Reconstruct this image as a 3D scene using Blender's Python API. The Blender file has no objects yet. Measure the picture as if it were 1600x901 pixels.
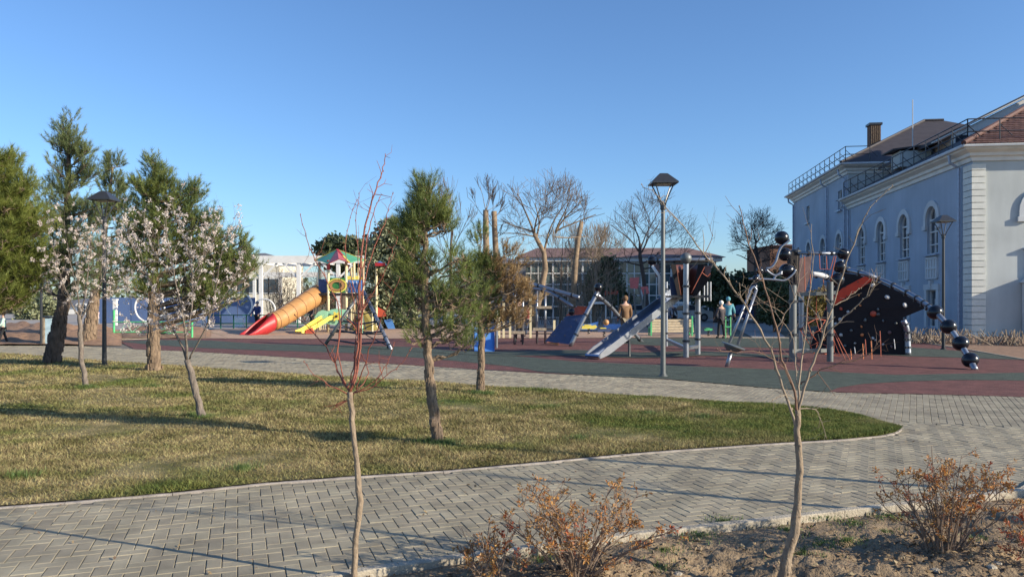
import bpy, math, random
import numpy as np
from mathutils import Vector, Matrix, noise
from mathutils.geometry import tessellate_polygon
random.seed(7)
RNG = np.random.default_rng(7)
C = bpy.context.scene.collection
R = math.radians
# ------------------------------------------------------------------ camera, light
F, HY, CH = 1200.0, 470.0, 1.65
sc = bpy.context.scene
cam = bpy.data.cameras.new('camera'); cam.sensor_width = 36; cam.lens = 27.0; cam.shift_y = 19.5/1600
cam.clip_end = 3000; cam.clip_start = 0.05
co = bpy.data.objects.new('camera', cam); C.objects.link(co)
co.location = (0, 0, CH); co.rotation_euler = (R(90), 0, 0); sc.camera = co
SUN_AZ, SUN_EL = 22.0, 21.0          # degrees: the sun stands right of and behind the camera
sd = Vector((math.cos(R(SUN_AZ))*math.cos(R(SUN_EL)), -math.sin(R(SUN_AZ))*math.cos(R(SUN_EL)), math.sin(R(SUN_EL))))
w = bpy.data.worlds.new("World"); sc.world = w; w.use_nodes = True
nt = w.node_tree; sky = nt.nodes.new('ShaderNodeTexSky'); sky.sky_type = 'NISHITA'; sky.sun_disc = False
sky.sun_elevation = R(SUN_EL); sky.sun_rotation = R(90 + SUN_AZ)
sky.altitude = 50; sky.air_density = 1.0; sky.dust_density = 0.6; sky.ozone_density = 4.5
bg = nt.nodes['Background']; bg.inputs['Strength'].default_value = 0.122
tint = nt.nodes.new('ShaderNodeMix'); tint.data_type = 'RGBA'; tint.blend_type = 'MULTIPLY'; tint.inputs[0].default_value = 1.0
tint.inputs[7].default_value = (.86, .97, 1.09, 1)
nt.links.new(sky.outputs[0], tint.inputs[6]); nt.links.new(tint.outputs[2], bg.inputs[0])
sl = bpy.data.lights.new('sun', 'SUN'); sl.energy = 5.0; sl.angle = R(0.53); sl.color = (1.0, 0.885, 0.70)
so = bpy.data.objects.new('sun', sl); C.objects.link(so)
so.rotation_euler = (-sd).to_track_quat('-Z', 'Y').to_euler(); so.location = (20, -10, 15)
sc.view_settings.view_transform = 'Standard'; sc.view_settings.look = 'None'
sc.view_settings.exposure = 0.56; sc.view_settings.gamma = 1.0; sc.view_settings.use_curve_mapping = False

# ------------------------------------------------------------------ helpers
def G(px, py, z=0.0):
    Y = F*(CH - z)/(py - HY); return Vector(((px-800)/F*Y, Y, z))
def P(px, py, Y):
    return Vector(((px-800)/F*Y, Y, CH-(py-HY)/F*Y))
WL = {}
def wloc(o): return WL.get(o.name, Vector((0, 0, 0))) if o else Vector((0, 0, 0))
def tag(o, label, cat, group=None, kind=None):
    if label: o['label'] = label
    if cat: o['category'] = cat
    if group: o['group'] = group
    if kind: o['kind'] = kind
    return o
def thing(name, label, cat, loc=(0, 0, 0), group=None):
    o = bpy.data.objects.new(name, None); C.objects.link(o); o.location = loc; o.empty_display_size = .2
    WL[o.name] = Vector(loc); return tag(o, label, cat, group)
def link(name, me, parent=None, mats=None, loc=None):
    if mats is not None:
        for m in (mats if isinstance(mats, (list, tuple)) else [mats]): me.materials.append(m)
    o = bpy.data.objects.new(name, me); C.objects.link(o)
    if parent: o.parent = parent
    WL[o.name] = wloc(parent)
    if loc is not None:
        o.location = Vector(loc) - wloc(parent); WL[o.name] = Vector(loc)
    return o
class MB:
    def __init__(s): s.v = []; s.f = []; s.mi = []; s.m = 0
    def add(s, vs, fs):
        n = len(s.v); s.v += [tuple(v) for v in vs]; s.f += [tuple(i+n for i in f) for f in fs]; s.mi += [s.m]*len(fs); return s
    def box(s, c, d, rz=0.0, M=None):
        c = Vector(c); hx, hy, hz = d[0]/2, d[1]/2, d[2]/2
        Q = M if M else Matrix.Rotation(rz, 3, 'Z')
        vs = [c + Q @ Vector((x*hx, y*hy, z*hz)) for z in (-1, 1) for y in (-1, 1) for x in (-1, 1)]
        return s.add(vs, [(0,2,3,1),(4,5,7,6),(0,1,5,4),(2,6,7,3),(0,4,6,2),(1,3,7,5)])
    def beam(s, a, b, wd, ht, up=(0, 0, 1)):
        a = Vector(a); b = Vector(b); d = b-a; L = d.length
        if L < 1e-6: return s
        d.normalize(); up = Vector(up)
        if abs(d.dot(up)) > .98: up = Vector((0, 1, 0))
        x = d.cross(up).normalized(); z = x.cross(d)
        M = Matrix((x, d, z)).transposed()
        return s.box((a+b)/2, (wd, L, ht), M=M)
    def tube(s, pts, r, n=8, caps=True):
        pts = [Vector(p) for p in pts]; k = len(pts)
        rr = list(r) if isinstance(r, (list, tuple, np.ndarray)) else [r]*k
        t0 = (pts[1]-pts[0]).normalized(); up = Vector((0, 0, 1)) if abs(t0.z) < .9 else Vector((1, 0, 0))
        x = t0.cross(up).normalized(); vs = []
        for i in range(k):
            t = (pts[min(i+1, k-1)]-pts[max(i-1, 0)])
            if t.length < 1e-9: t = t0.copy()
            t.normalize(); x = (x - t*x.dot(t))
            if x.length < 1e-5: x = t.orthogonal()
            x.normalize(); y = t.cross(x)
            for j in range(n):
                a = 2*math.pi*j/n; vs.append(pts[i] + (x*math.cos(a)+y*math.sin(a))*rr[i])
        fs = [(i*n+j, i*n+(j+1) % n, (i+1)*n+(j+1) % n, (i+1)*n+j) for i in range(k-1) for j in range(n)]
        if caps: fs += [tuple(range(n-1, -1, -1)), tuple((k-1)*n+j for j in range(n))]
        return s.add(vs, fs)
    def lathe(s, prof, c, n=16, axis=(0, 0, 1)):
        ax = Vector(axis).normalized(); x = ax.orthogonal().normalized(); y = ax.cross(x); c = Vector(c)
        vs = [c + ax*z + (x*math.cos(2*math.pi*j/n)+y*math.sin(2*math.pi*j/n))*r for r, z in prof for j in range(n)]
        k = len(prof)
        fs = [(i*n+j, i*n+(j+1) % n, (i+1)*n+(j+1) % n, (i+1)*n+j) for i in range(k-1) for j in range(n)]
        fs += [tuple(range(n-1, -1, -1)), tuple((k-1)*n+j for j in range(n))]
        return s.add(vs, fs)
    def ball(s, c, r, n=18, sq=1.0, axis=(0, 0, 1)):
        m = n//2; prof = [(max(1e-4, r*math.sin(math.pi*i/m)), -r*sq*math.cos(math.pi*i/m)) for i in range(m+1)]
        return s.lathe(prof, c, n, axis)
    def prism(s, front, off):
        """closed polygon (3-D points) extruded by the vector off"""
        off = Vector(off); n = len(front); fr = [Vector(p) for p in front]
        tris = tessellate_polygon([fr])
        s.add(fr + [p+off for p in fr], [tuple(t) for t in tris] + [tuple(i+n for i in reversed(t)) for t in tris] +
              [(i, (i+1) % n, (i+1) % n+n, i+n) for i in range(n)]); return s
    def build(s, name, mats, parent=None, smooth=False, label=None, kind=None, autos=None):
        o0 = wloc(parent); me = bpy.data.meshes.new(name)
        me.from_pydata([(v[0]-o0.x, v[1]-o0.y, v[2]-o0.z) for v in s.v], [], s.f)
        me.polygons.foreach_set('material_index', s.mi)
        if smooth: me.polygons.foreach_set('use_smooth', [True]*len(s.f))
        me.update()
        if autos: me.set_sharp_from_angle(angle=R(autos))
        o = link(name, me, parent, mats)
        if label: o['label'] = label
        if kind: o['kind'] = kind
        return o
def tri_mesh(name, V, mat, parent=None, kind=None, smooth=False):
    """V: (N,k,3) array of N separate k-gons"""
    V = np.asarray(V, dtype=np.float64); o0 = wloc(parent)
    N, k = V.shape[0], V.shape[1]
    me = bpy.data.meshes.new(name); me.vertices.add(N*k)
    me.vertices.foreach_set('co', (V.reshape(-1, 3)-np.array(o0)).astype(np.float32).ravel())
    me.loops.add(N*k); me.loops.foreach_set('vertex_index', np.arange(N*k, dtype=np.int32))
    me.polygons.add(N); me.polygons.foreach_set('loop_start', np.arange(0, N*k, k, dtype=np.int32))
    me.update(calc_edges=True); me.validate(); me.shade_flat()
    o = link(name, me, parent, mat)
    if kind: o['kind'] = kind
    return o
def indexed_mesh(name, Vt, Fq, mat, parent=None, kind=None, smooth=False):
    me = bpy.data.meshes.new(name); Vt = np.asarray(Vt, np.float32); Fq = np.asarray(Fq, np.int32); k = Fq.shape[1]
    o0 = np.array(wloc(parent), np.float32)
    me.vertices.add(len(Vt)); me.vertices.foreach_set('co', (Vt-o0).ravel())
    me.loops.add(Fq.size); me.loops.foreach_set('vertex_index', Fq.ravel())
    me.polygons.add(len(Fq)); me.polygons.foreach_set('loop_start', np.arange(0, Fq.size, k, dtype=np.int32))
    if smooth: me.polygons.foreach_set('use_smooth', np.ones(len(Fq), bool))
    if not smooth: me.shade_flat()
    me.update(calc_edges=True)
    o = link(name, me, parent, mat)
    if kind: o['kind'] = kind
    return o
# ------------------------------------------------------------------ materials
def mat(name, col, rough=.7, metal=0.0, var=0.12, scale=6.0, bump=0.0, bscale=40.0, isl=0.0, col2=None, spec=.5, trans=0.0, coat=0.0, dirt=0.0, stretch=None):
    m = bpy.data.materials.new(name); m.use_nodes = True; t = m.node_tree; N = t.nodes; L = t.links
    b = N['Principled BSDF']; b.inputs['Roughness'].default_value = rough; b.inputs['Metallic'].default_value = metal
    b.inputs['Specular IOR Level'].default_value = spec
    if coat: b.inputs['Coat Weight'].default_value = coat; b.inputs['Coat Roughness'].default_value = .08
    tc = N.new('ShaderNodeNewGeometry'); src = tc.outputs['Position']
    if stretch:
        mp = N.new('ShaderNodeMapping'); mp.inputs['Scale'].default_value = stretch; L.new(src, mp.inputs[0]); src = mp.outputs[0]
    nz = N.new('ShaderNodeTexNoise'); nz.inputs['Scale'].default_value = scale; nz.inputs['Detail'].default_value = 5; nz.inputs['Roughness'].default_value = .6
    L.new(src, nz.inputs['Vector'])
    c2 = col2 if col2 else tuple(max(0, c*(1-2.2*var)) for c in col)
    c1 = col if col2 else tuple(min(1, c*(1+var*1.2)) for c in col)
    rp = N.new('ShaderNodeValToRGB'); rp.color_ramp.elements[0].position = .3; rp.color_ramp.elements[1].position = .7
    rp.color_ramp.elements[0].color = (*c2, 1); rp.color_ramp.elements[1].color = (*c1, 1)
    L.new(nz.outputs['Fac'], rp.inputs[0]); out = rp.outputs[0]
    if isl:
        hv = N.new('ShaderNodeHueSaturation'); mr = N.new('ShaderNodeMapRange'); oi = N.new('ShaderNodeObjectInfo')
        ad = N.new('ShaderNodeMath'); ad.operation = 'ADD'; L.new(tc.outputs['Random Per Island'], ad.inputs[0]); L.new(oi.outputs['Random'], ad.inputs[1])
        fr = N.new('ShaderNodeMath'); fr.operation = 'FRACT'; L.new(ad.outputs[0], fr.inputs[0])
        mr.inputs['To Min'].default_value = 1-isl; mr.inputs['To Max'].default_value = 1+isl
        L.new(fr.outputs[0], mr.inputs['Value']); L.new(mr.outputs[0], hv.inputs['Value']); L.new(out, hv.inputs['Color'])
        mh = N.new('ShaderNodeMapRange'); mh.inputs['To Min'].default_value = .5-isl*.04; mh.inputs['To Max'].default_value = .5+isl*.04
        L.new(fr.outputs[0], mh.inputs['Value']); L.new(mh.outputs[0], hv.inputs['Hue']); out = hv.outputs[0]
    if dirt:
        n2 = N.new('ShaderNodeTexNoise'); n2.inputs['Scale'].default_value = scale*.23; n2.inputs['Detail'].default_value = 6; L.new(tc.outputs['Position'], n2.inputs['Vector'])
        r2 = N.new('ShaderNodeMapRange'); r2.inputs['From Min'].default_value = .35; r2.inputs['From Max'].default_value = .65
        r2.inputs['To Min'].default_value = 1-dirt; r2.inputs['To Max'].default_value = 1+dirt*.35; L.new(n2.outputs['Fac'], r2.inputs['Value'])
        h2 = N.new('ShaderNodeHueSaturation'); L.new(out, h2.inputs['Color']); L.new(r2.outputs[0], h2.inputs['Value']); out = h2.outputs[0]
    L.new(out, b.inputs['Base Color'])
    if bump:
        nb = N.new('ShaderNodeTexNoise'); nb.inputs['Scale'].default_value = bscale; nb.inputs['Detail'].default_value = 6; L.new(src, nb.inputs['Vector'])
        bp = N.new('ShaderNodeBump'); bp.inputs['Strength'].default_value = bump; bp.inputs['Distance'].default_value = .02
        L.new(nb.outputs['Fac'], bp.inputs['Height']); L.new(bp.outputs[0], b.inputs['Normal'])
    if trans:
        tr = N.new('ShaderNodeBsdfTranslucent'); L.new(out, tr.inputs['Color']); mx = N.new('ShaderNodeMixShader'); mx.inputs[0].default_value = trans
        L.new(b.outputs[0], mx.inputs[1]); L.new(tr.outputs[0], mx.inputs[2]); L.new(mx.outputs[0], N['Material Output'].inputs[0])
    return m
M = {}
M['paver'] = mat('paver', (.325, .282, .198), .85, var=.06, scale=9, bump=.25, bscale=160, isl=.10, dirt=.28)
M['sand'] = mat('joint_sand', (.17, .15, .12), .95, var=.2, scale=20, bump=.3)
M['kerb'] = mat('kerb_concrete', (.40, .35, .27), .9, var=.15, scale=8, bump=.5, bscale=60, isl=.06)
M['edge'] = mat('edging_concrete', (.34, .30, .26), .9, var=.15, scale=8, bump=.4, bscale=60, isl=.05)
M['bushstem'] = mat('bush_stem', (.23, .165, .12), .9, scale=20)
M['soil'] = mat('soil', (.32, .23, .135), .95, col2=(.16, .115, .07), scale=7, bump=.9, bscale=45)
M['redsoil'] = mat('red_soil', (.36, .215, .13), .95, col2=(.17, .10, .06), scale=5, bump=.9, bscale=20)
M['ground'] = mat('far_ground', (.20, .17, .12), .95, var=.25, scale=.4, bump=.3)
M['plaza'] = mat('far_plaza', (.34, .31, .28), .9, var=.08, scale=.8)
M['rred'] = mat('red_rubber', (.165, .060, .05), .9, var=.17, scale=12, bump=.5, bscale=220, dirt=.28)
M['rgreen'] = mat('green_rubber', (.064, .084, .062), .9, var=.17, scale=12, bump=.5, bscale=220, dirt=.28)
M['rtan'] = mat('tan_rubber', (.47, .31, .21), .9, var=.08, scale=3, bump=.4, bscale=200, dirt=.12)
M['bark'] = mat('pine_bark', (.30, .215, .14), .95, col2=(.10, .07, .05), scale=16, bump=1.0, bscale=30, stretch=(1, 1, .35))
M['darkbark'] = mat('dark_bark', (.14, .10, .075), .95, col2=(.05, .038, .03), scale=14, bump=1.0, bscale=25, stretch=(1, 1, .35))
M['greybark'] = mat('grey_bark', (.24, .195, .155), .9, col2=(.11, .09, .075), scale=25, bump=.6, bscale=60, stretch=(1, 1, .4))
M['tanbark'] = mat('smooth_tan_bark', (.33, .25, .17), .8, col2=(.17, .125, .085), scale=30, bump=.5, bscale=70, stretch=(1, 1, .5))
M['redtwig'] = mat('red_twig', (.30, .085, .05), .6, col2=(.17, .055, .035), scale=30, spec=.4)
M['brtwig'] = mat('brown_twig', (.23, .13, .08), .7, col2=(.13, .075, .05), scale=30)
M['btree'] = mat('bare_tree_bark', (.33, .24, .15), .9, col2=(.14, .10, .07), scale=4, bump=.6, bscale=12)
M['btwig'] = mat('bare_twig', (.20, .15, .11), .9, col2=(.12, .09, .07), scale=6)
M['dtwig'] = mat('dark_twig', (.085, .065, .055), .9, scale=6)
M['paletwig'] = mat('pale_twig', (.30, .235, .17), .9, scale=6)
M['needle'] = mat('pine_needles', (.21, .235, .06), .6, col2=(.10, .14, .05), scale=2.2, isl=.35, trans=.15, spec=.3)
M['needle2'] = mat('yellow_green_needles', (.22, .25, .055), .6, col2=(.13, .15, .035), scale=2.2, isl=.3, trans=.2, spec=.3)
M['needle3'] = mat('blue_green_needles', (.20, .225, .08), .6, col2=(.085, .12, .055), scale=2.2, isl=.35, trans=.15, spec=.3)
M['deadneedle'] = mat('dead_needles', (.40, .26, .12), .8, col2=(.24, .155, .07), scale=4, isl=.3, trans=.15)
M['evergreen'] = mat('evergreen_leaves', (.12, .145, .06), .6, col2=(.045, .065, .03), scale=1.3, isl=.35, trans=.15)
M['olive'] = mat('olive_leaves', (.34, .35, .19), .6, col2=(.17, .19, .11), scale=1.2, isl=.35, trans=.15)
M['gold'] = mat('golden_leaves', (.34, .24, .07), .6, col2=(.14, .12, .03), scale=1.2, isl=.3, trans=.2)
M['blossom'] = mat('blossom_petals', (.82, .76, .68), .6, col2=(.66, .54, .49), scale=9, isl=.12, trans=.3)
M['rust'] = mat('rusty_leaves', (.60, .24, .07), .6, col2=(.28, .18, .06), scale=12, isl=.35, trans=.25)
M['redleaf'] = mat('red_leaves', (.46, .10, .05), .6, col2=(.32, .12, .05), scale=12, isl=.3, trans=.25)
M['litter'] = mat('leaf_litter', (.30, .20, .11), .9, col2=(.14, .09, .05), scale=30, isl=.4)
M['clod'] = mat('soil_clods', (.31, .235, .145), .95, var=.25, scale=20, isl=.25, bump=.6, bscale=80)
M['weed'] = mat('weeds', (.12, .18, .045), .6, var=.2, isl=.3, trans=.2)
M['steel'] = mat('galvanised_steel', (.48, .48, .48), .38, metal=.7, var=.06, scale=12)
M['greysteel'] = mat('grey_painted_steel', (.15, .16, .16), .45, metal=.3, var=.06, scale=10)
M['silver'] = mat('silver_tube', (.30, .32, .36), .36, metal=.75, var=.05, scale=8)
M['chute'] = mat('sky_tinted_stainless', (.22, .27, .38), .30, metal=.85, var=.05, scale=5)  # blue of the reflected sky is mixed into the steel colour
M['blackm'] = mat('black_metal', (.035, .037, .042), .35, var=.05)
M['rubberball'] = mat('glossy_black_ball', (.010, .012, .018), .22, var=.05, spec=.45, coat=.1)
M['hpl'] = mat('dark_brown_panel', (.016, .012, .013), .8, var=.08, scale=4)
M['hplred'] = mat('red_panel', (.85, .07, .02), .5, var=.05)
M['hplbrown'] = mat('brown_panel', (.11, .035, .022), .5, var=.1)
M['hplpink'] = mat('dusty_sheen_brown', (.17, .10, .095), .5, var=.15)  # paler brown: dust and a lighter reflection, both in the colour
M['hplblue'] = mat('navy_panel', (.06, .085, .17), .5, var=.08)
M['rope'] = mat('orange_rope', (.42, .11, .06), .7, var=.1)
M['darkrope'] = mat('dark_strap', (.06, .065, .08), .7)
M['holdw'] = mat('pale_hold', (.62, .60, .56), .5); M['holdr'] = mat('red_hold', (.58, .10, .05), .5); M['holdo'] = mat('orange_hold', (.75, .25, .08), .5)
M['cream'] = mat('cream_plastic', (.74, .64, .40), .5, var=.05)
M['pgreen'] = mat('green_plastic', (.12, .42, .22), .4, var=.06); M['pdgreen'] = mat('dark_green_plastic', (.05, .22, .06), .4)
M['mint'] = mat('mint_plastic', (.32, .62, .42), .45, var=.05)
M['pyellow'] = mat('yellow_plastic', (.80, .66, .12), .4, var=.05); M['pred'] = mat('red_plastic', (.44, .03, .035), .45, var=.10)
M['pblue'] = mat('blue_plastic', (.10, .27, .62), .4, var=.06); M['pnavy'] = mat('navy_plastic', (.05, .08, .22), .4)
M['porange'] = mat('orange_tube', (.46, .24, .09), .45, var=.1, scale=2); M['rosy'] = mat('dusty_red_plastic', (.52, .12, .12), .45)
M['wood'] = mat('weathered_wood', (.36, .29, .21), .8, var=.2, scale=10, bump=.3); M['benchw'] = mat('bench_slats', (.62, .50, .33), .7, var=.1, scale=8)
M['white'] = mat('white_paint', (.78, .76, .72), .5, var=.04, scale=2); M['offwhite'] = mat('cream_render', (.70, .64, .50), .85, var=.06, scale=2)
M['greenm'] = mat('green_metal', (.10, .50, .20), .45); M['dgreenm'] = mat('dark_green_metal', (.02, .14, .09), .45)
M['shadewall'] = mat('shade_blue_boarding', (.10, .155, .30), .6, var=.05, scale=1)  # pale wall standing in shade: the blue of that shade is painted in
M['render'] = mat('shaded_side_render', (.38, .44, .52), .9, var=.035, scale=2.2, bump=.15, bscale=60, dirt=.12, stretch=(1, 1, .12))  # darker, bluer copy for the shaded side wall; shade is in the colour
M['renderf'] = mat('lit_front_render', (.47, .50, .49), .9, var=.035, scale=2.2, bump=.15, bscale=60, dirt=.12, stretch=(1, 1, .15))  # lighter copy of the wall render for the sunlit front faces
M['trim'] = mat('pale_trim', (.58, .60, .61), .85, var=.04, scale=1.5, dirt=.1)
M['cornice'] = mat('white_cornice', (.70, .68, .62), .8, var=.05, scale=1.5)
M['quoin'] = mat('cream_quoin', (.66, .66, .60), .85, var=.05, scale=3, isl=.05)
M['gutter'] = mat('blue_grey_gutter', (.36, .42, .52), .5, metal=.3)
M['tile'] = mat('red_roof_tile', (.12, .056, .044), .75, var=.15, scale=3, isl=.15)
M['dtile'] = mat('dark_roof_tile', (.05, .042, .046), .7, var=.12, scale=2)
M['roofbrown'] = mat('brown_roof_sheet', (.20, .12, .10), .7, var=.12, scale=1.5); M['greyroof'] = mat('grey_roof_sheet', (.17, .17, .18), .7)
M['brick'] = mat('brick', (.19, .10, .065), .9, var=.2, scale=8); M['wframe'] = mat('white_window_frame', (.74, .74, .72), .5)
M['lampg'] = mat('lamp_diffuser', (.45, .40, .34), .4)
def glass(name, col, rough=.06):
    m = mat(name, col, rough, var=.35, scale=.9, spec=.9); return m
M['glass'] = glass('window_glass', (.05, .065, .085)); M['gglass'] = glass('greenish_glass', (.10, .14, .14), .12)
for nm, c in dict(coatbrown=(.19, .105, .05), coatdark=(.06, .05, .055), coatmint=(.45, .60, .50), coatpink=(.62, .48, .46), coatred=(.48, .06, .09),
                  coatteal=(.12, .34, .40), coatnavy=(.03, .05, .16), coatgrey=(.22, .22, .24), black=(.015, .015, .018), jeans=(.06, .08, .13), khaki=(.20, .17, .12),
                  skin=(.55, .34, .25), hair=(.05, .035, .025), hatwhite=(.75, .72, .66), shoe=(.55, .50, .48)).items():
    M[nm] = mat('cloth_'+nm if nm not in ('skin', 'hair') else nm, c, .8, var=.1, scale=12)
# ------------------------------------------------------------------ ground, lawn, paving
def gl(pts): return [G(x, y) for x, y in pts]
def sheet(name, pts, z, m, ext=None):
    mb = MB(); V = [Vector((p[0], p[1], 0)) for p in pts]
    tris = tessellate_polygon([V]); mb.add([Vector((p.x, p.y, z)) for p in V], [tuple(t) for t in tris])
    o = mb.build(name, m); me = o.data
    if me.polygons and sum(p.normal.z*p.area for p in me.polygons) < 0: me.flip_normals()
    return tag(o, None, None, kind='structure')
def curve_fn(px, extL, extR, w=None):
    pts = w if w else [(G(x, y).x, G(x, y).y) for x, y in px]
    pts = sorted(pts)
    xs = [extL[0]] + [p[0] for p in pts] + [extR[0]]; ys = [extL[1]] + [p[1] for p in pts] + [extR[1]]
    xs = np.array(xs); ys = np.array(ys)
    def f(X): return np.interp(X, xs, ys)
    return f
lawnLpx = [(0,793),(200,778),(300,768),(420,755),(560,745),(700,736),(800,727),(1000,708),(1200,694),(1320,687),(1375,682),(1398,677)]
lawnUpx = [(0,552),(130,562),(300,574),(500,588),(700,600),(900,614),(1040,623),(1200,634),(1300,643),(1360,653),(1395,664)]
kerbpx = [(560,897),(640,884),(707,875),(812,862),(870,853),(940,844),(1012,835),(1100,826),(1200,815),(1330,799),(1420,790),(1480,784),(1600,768)]
rubpx = [(125,541),(200,545),(300,549),(420,556),(560,565),(700,574),(850,583),(1040,592),(1200,606),(1310,613),(1400,615),(1500,617),(1600,620)]
tip = G(1407, 671)
lawnL = curve_fn(lawnLpx, (-20, .9), (tip.x, tip.y)); lawnU = curve_fn(lawnUpx, (-24, 28.5), (tip.x, tip.y))
kerbY = curve_fn(kerbpx, (-1.6, 4.3), (7.0, 9.2)); rub = curve_fn(rubpx, (-28, 32.0), (12.5, 12.0))
def inlawn(X, Y): return (X < tip.x) & (Y > lawnL(X)) & (Y < lawnU(X))

mb = MB(); mb.add([(-900,-60,-.06),(900,-60,-.06),(900,1500,-.06),(-900,1500,-.06)], [(0,1,2,3)]); tag(mb.build('ground', M['ground']), None, None, kind='structure')
# compacted bedding under the pavers
bed = sheet('paving_bed', [(-26,-3),(-1.7,-3)]+[(float(x), float(kerbY(np.array(x)))) for x in np.linspace(-1.6, 7, 30)]+[(14,12),(14,22),(0,26),(-30,40)], -.009, M['sand'])
# soil bed at the bottom right
xs = np.linspace(-1.6, 7.0, 330); ts = np.linspace(0, 1, 150)
def hfield(X, Y, amp=1.0):
    h = np.zeros_like(X); rr = np.random.default_rng(5)
    for k, (fq, a) in enumerate([(1.3, .018), (3.1, .013), (7.3, .010), (15, .007), (31, .005), (60, .003)]):
        for q in range(4):
            th = rr.uniform(0, 6.28); ph = rr.uniform(0, 6.28)
            h += a*.6*np.sin(fq*2.0*(X*math.cos(th)+Y*math.sin(th))+ph + 1.5*np.sin(fq*.9*(X*math.sin(th)-Y*math.cos(th))+ph*2))
    return h*amp
XX, TT = np.meshgrid(xs, ts); YY = kerbY(XX)-.06 - TT*(kerbY(XX)-1.2)
ZZ = .004 + hfield(XX, YY)*(.35+np.minimum(1, TT*9)) - .02*np.exp(-TT*20)
nx, ny = len(xs), len(ts); idx = np.arange(nx*ny).reshape(ny, nx)
fq = np.stack([idx[1:, :-1], idx[1:, 1:], idx[:-1, 1:], idx[:-1, :-1]], -1).reshape(-1, 4)
o = indexed_mesh('soil', np.stack([XX, YY, ZZ], -1).reshape(-1, 3), fq, M['soil'], smooth=True); tag(o, None, None, kind='structure')
def soilz(x, y):
    X = np.array([x]); Y = np.array([y]); t = (kerbY(X)-.06-Y)/(kerbY(X)-1.2); return float((hfield(X, Y)*(.35+np.minimum(1, t*9)))[0])
# lawn sheet
def grid_between(name, x0, x1, n, fl, fu, m, mats, dz, z0):
    xs = np.linspace(x0, x1, n); ts = np.linspace(0, 1, m); X, T_ = np.meshgrid(xs, ts); Y = fl(X)+(fu(X)-fl(X))*T_
    Z = z0 + dz*(np.sin(X*1.1+Y*.7)+np.sin(Y*1.7-X*.6)+.5*np.sin(X*4+Y*3)); e = np.minimum(1, np.minimum(T_, 1-T_)*25); Z = z0*1.0 + (Z-z0)*e
    i = np.arange(n*m).reshape(m, n); f_ = np.stack([i[:-1, :-1], i[:-1, 1:], i[1:, 1:], i[1:, :-1]], -1).reshape(-1, 4)
    o = indexed_mesh(name, np.stack([X, Y, Z], -1).reshape(-1, 3), f_, mats, smooth=True); return tag(o, None, None, kind='structure')
def turfmat(name, blade):
    m = bpy.data.materials.new(name); m.use_nodes = True; t = m.node_tree; N = t.nodes; L = t.links; b = N['Principled BSDF']; b.inputs['Roughness'].default_value = .8; b.inputs['Specular IOR Level'].default_value = .25
    g = N.new('ShaderNodeNewGeometry')
    def nz(s, d=4):
        n = N.new('ShaderNodeTexNoise'); n.inputs['Scale'].default_value = s; n.inputs['Detail'].default_value = d; L.new(g.outputs['Position'], n.inputs['Vector']); return n.outputs['Fac']
    sx = N.new('ShaderNodeSeparateXYZ'); L.new(g.outputs['Position'], sx.inputs[0])
    # greener towards the right end of the strip
    mr = N.new('ShaderNodeMapRange'); mr.inputs['From Min'].default_value = 0.5; mr.inputs['From Max'].default_value = 3.2; mr.inputs['To Min'].default_value = 0; mr.inputs['To Max'].default_value = .17; L.new(sx.outputs[0], mr.inputs['Value'])
    a = N.new('ShaderNodeMath'); a.operation = 'ADD'; L.new(nz(.55, 5), a.inputs[0]); L.new(mr.outputs[0], a.inputs[1])
    rg = N.new('ShaderNodeMapRange'); rg.inputs['From Min'].default_value = .50; rg.inputs['From Max'].default_value = .66; L.new(a.outputs[0], rg.inputs['Value'])
    r1 = N.new('ShaderNodeValToRGB'); e = r1.color_ramp.elements; e[0].position = .32; e[0].color = (.165, .145, .055, 1); e[1].position = .68; e[1].color = (.42, .335, .17, 1); L.new(nz(2.3, 6), r1.inputs[0])
    r2 = N.new('ShaderNodeValToRGB'); e = r2.color_ramp.elements; e[0].position = .3; e[0].color = (.085, .12, .03, 1); e[1].position = .7; e[1].color = (.21, .215, .06, 1); L.new(nz(3.1, 5), r2.inputs[0])
    mx = N.new('ShaderNodeMix'); mx.data_type = 'RGBA'; L.new(rg.outputs[0], mx.inputs[0]); L.new(r1.outputs[0], mx.inputs[6]); L.new(r2.outputs[0], mx.inputs[7]); out = mx.outputs[2]
    if blade:
        hv = N.new('ShaderNodeHueSaturation'); m2 = N.new('ShaderNodeMapRange'); m2.inputs['To Min'].default_value = .55; m2.inputs['To Max'].default_value = 1.5
        L.new(g.outputs['Random Per Island'], m2.inputs['Value']); L.new(m2.outputs[0], hv.inputs['Value'])
        m3 = N.new('ShaderNodeMath'); m3.operation = 'MULTIPLY_ADD'; m3.inputs[1].default_value = .05; m3.inputs[2].default_value = .475; L.new(g.outputs['Random Per Island'], m3.inputs[0]); L.new(m3.outputs[0], hv.inputs['Hue'])
        L.new(out, hv.inputs['Color']); out = hv.outputs[0]
        tr = N.new('ShaderNodeBsdfTranslucent'); L.new(out, tr.inputs[0]); ms = N.new('ShaderNodeMixShader'); ms.inputs[0].default_value = .25; L.new(b.outputs[0], ms.inputs[1]); L.new(tr.outputs[0], ms.inputs[2]); L.new(ms.outputs[0], N['Material Output'].inputs[0])
    else:
        hv = N.new('ShaderNodeHueSaturation'); hv.inputs['Value'].default_value = .8; L.new(out, hv.inputs['Color']); out = hv.outputs[0]
        bp = N.new('ShaderNodeBump'); bp.inputs['Strength'].default_value = .8; bp.inputs['Distance'].default_value = .03; L.new(nz(60), bp.inputs['Height']); L.new(bp.outputs[0], b.inputs['Normal'])
    L.new(out, b.inputs['Base Color']); return m
M['turf'] = turfmat('turf', False); M['blade'] = turfmat('grass_blades', True)
grid_between('lawn', -20, tip.x, 160, lawnL, lawnU, 60, M['turf'], .006, .022)
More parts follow.
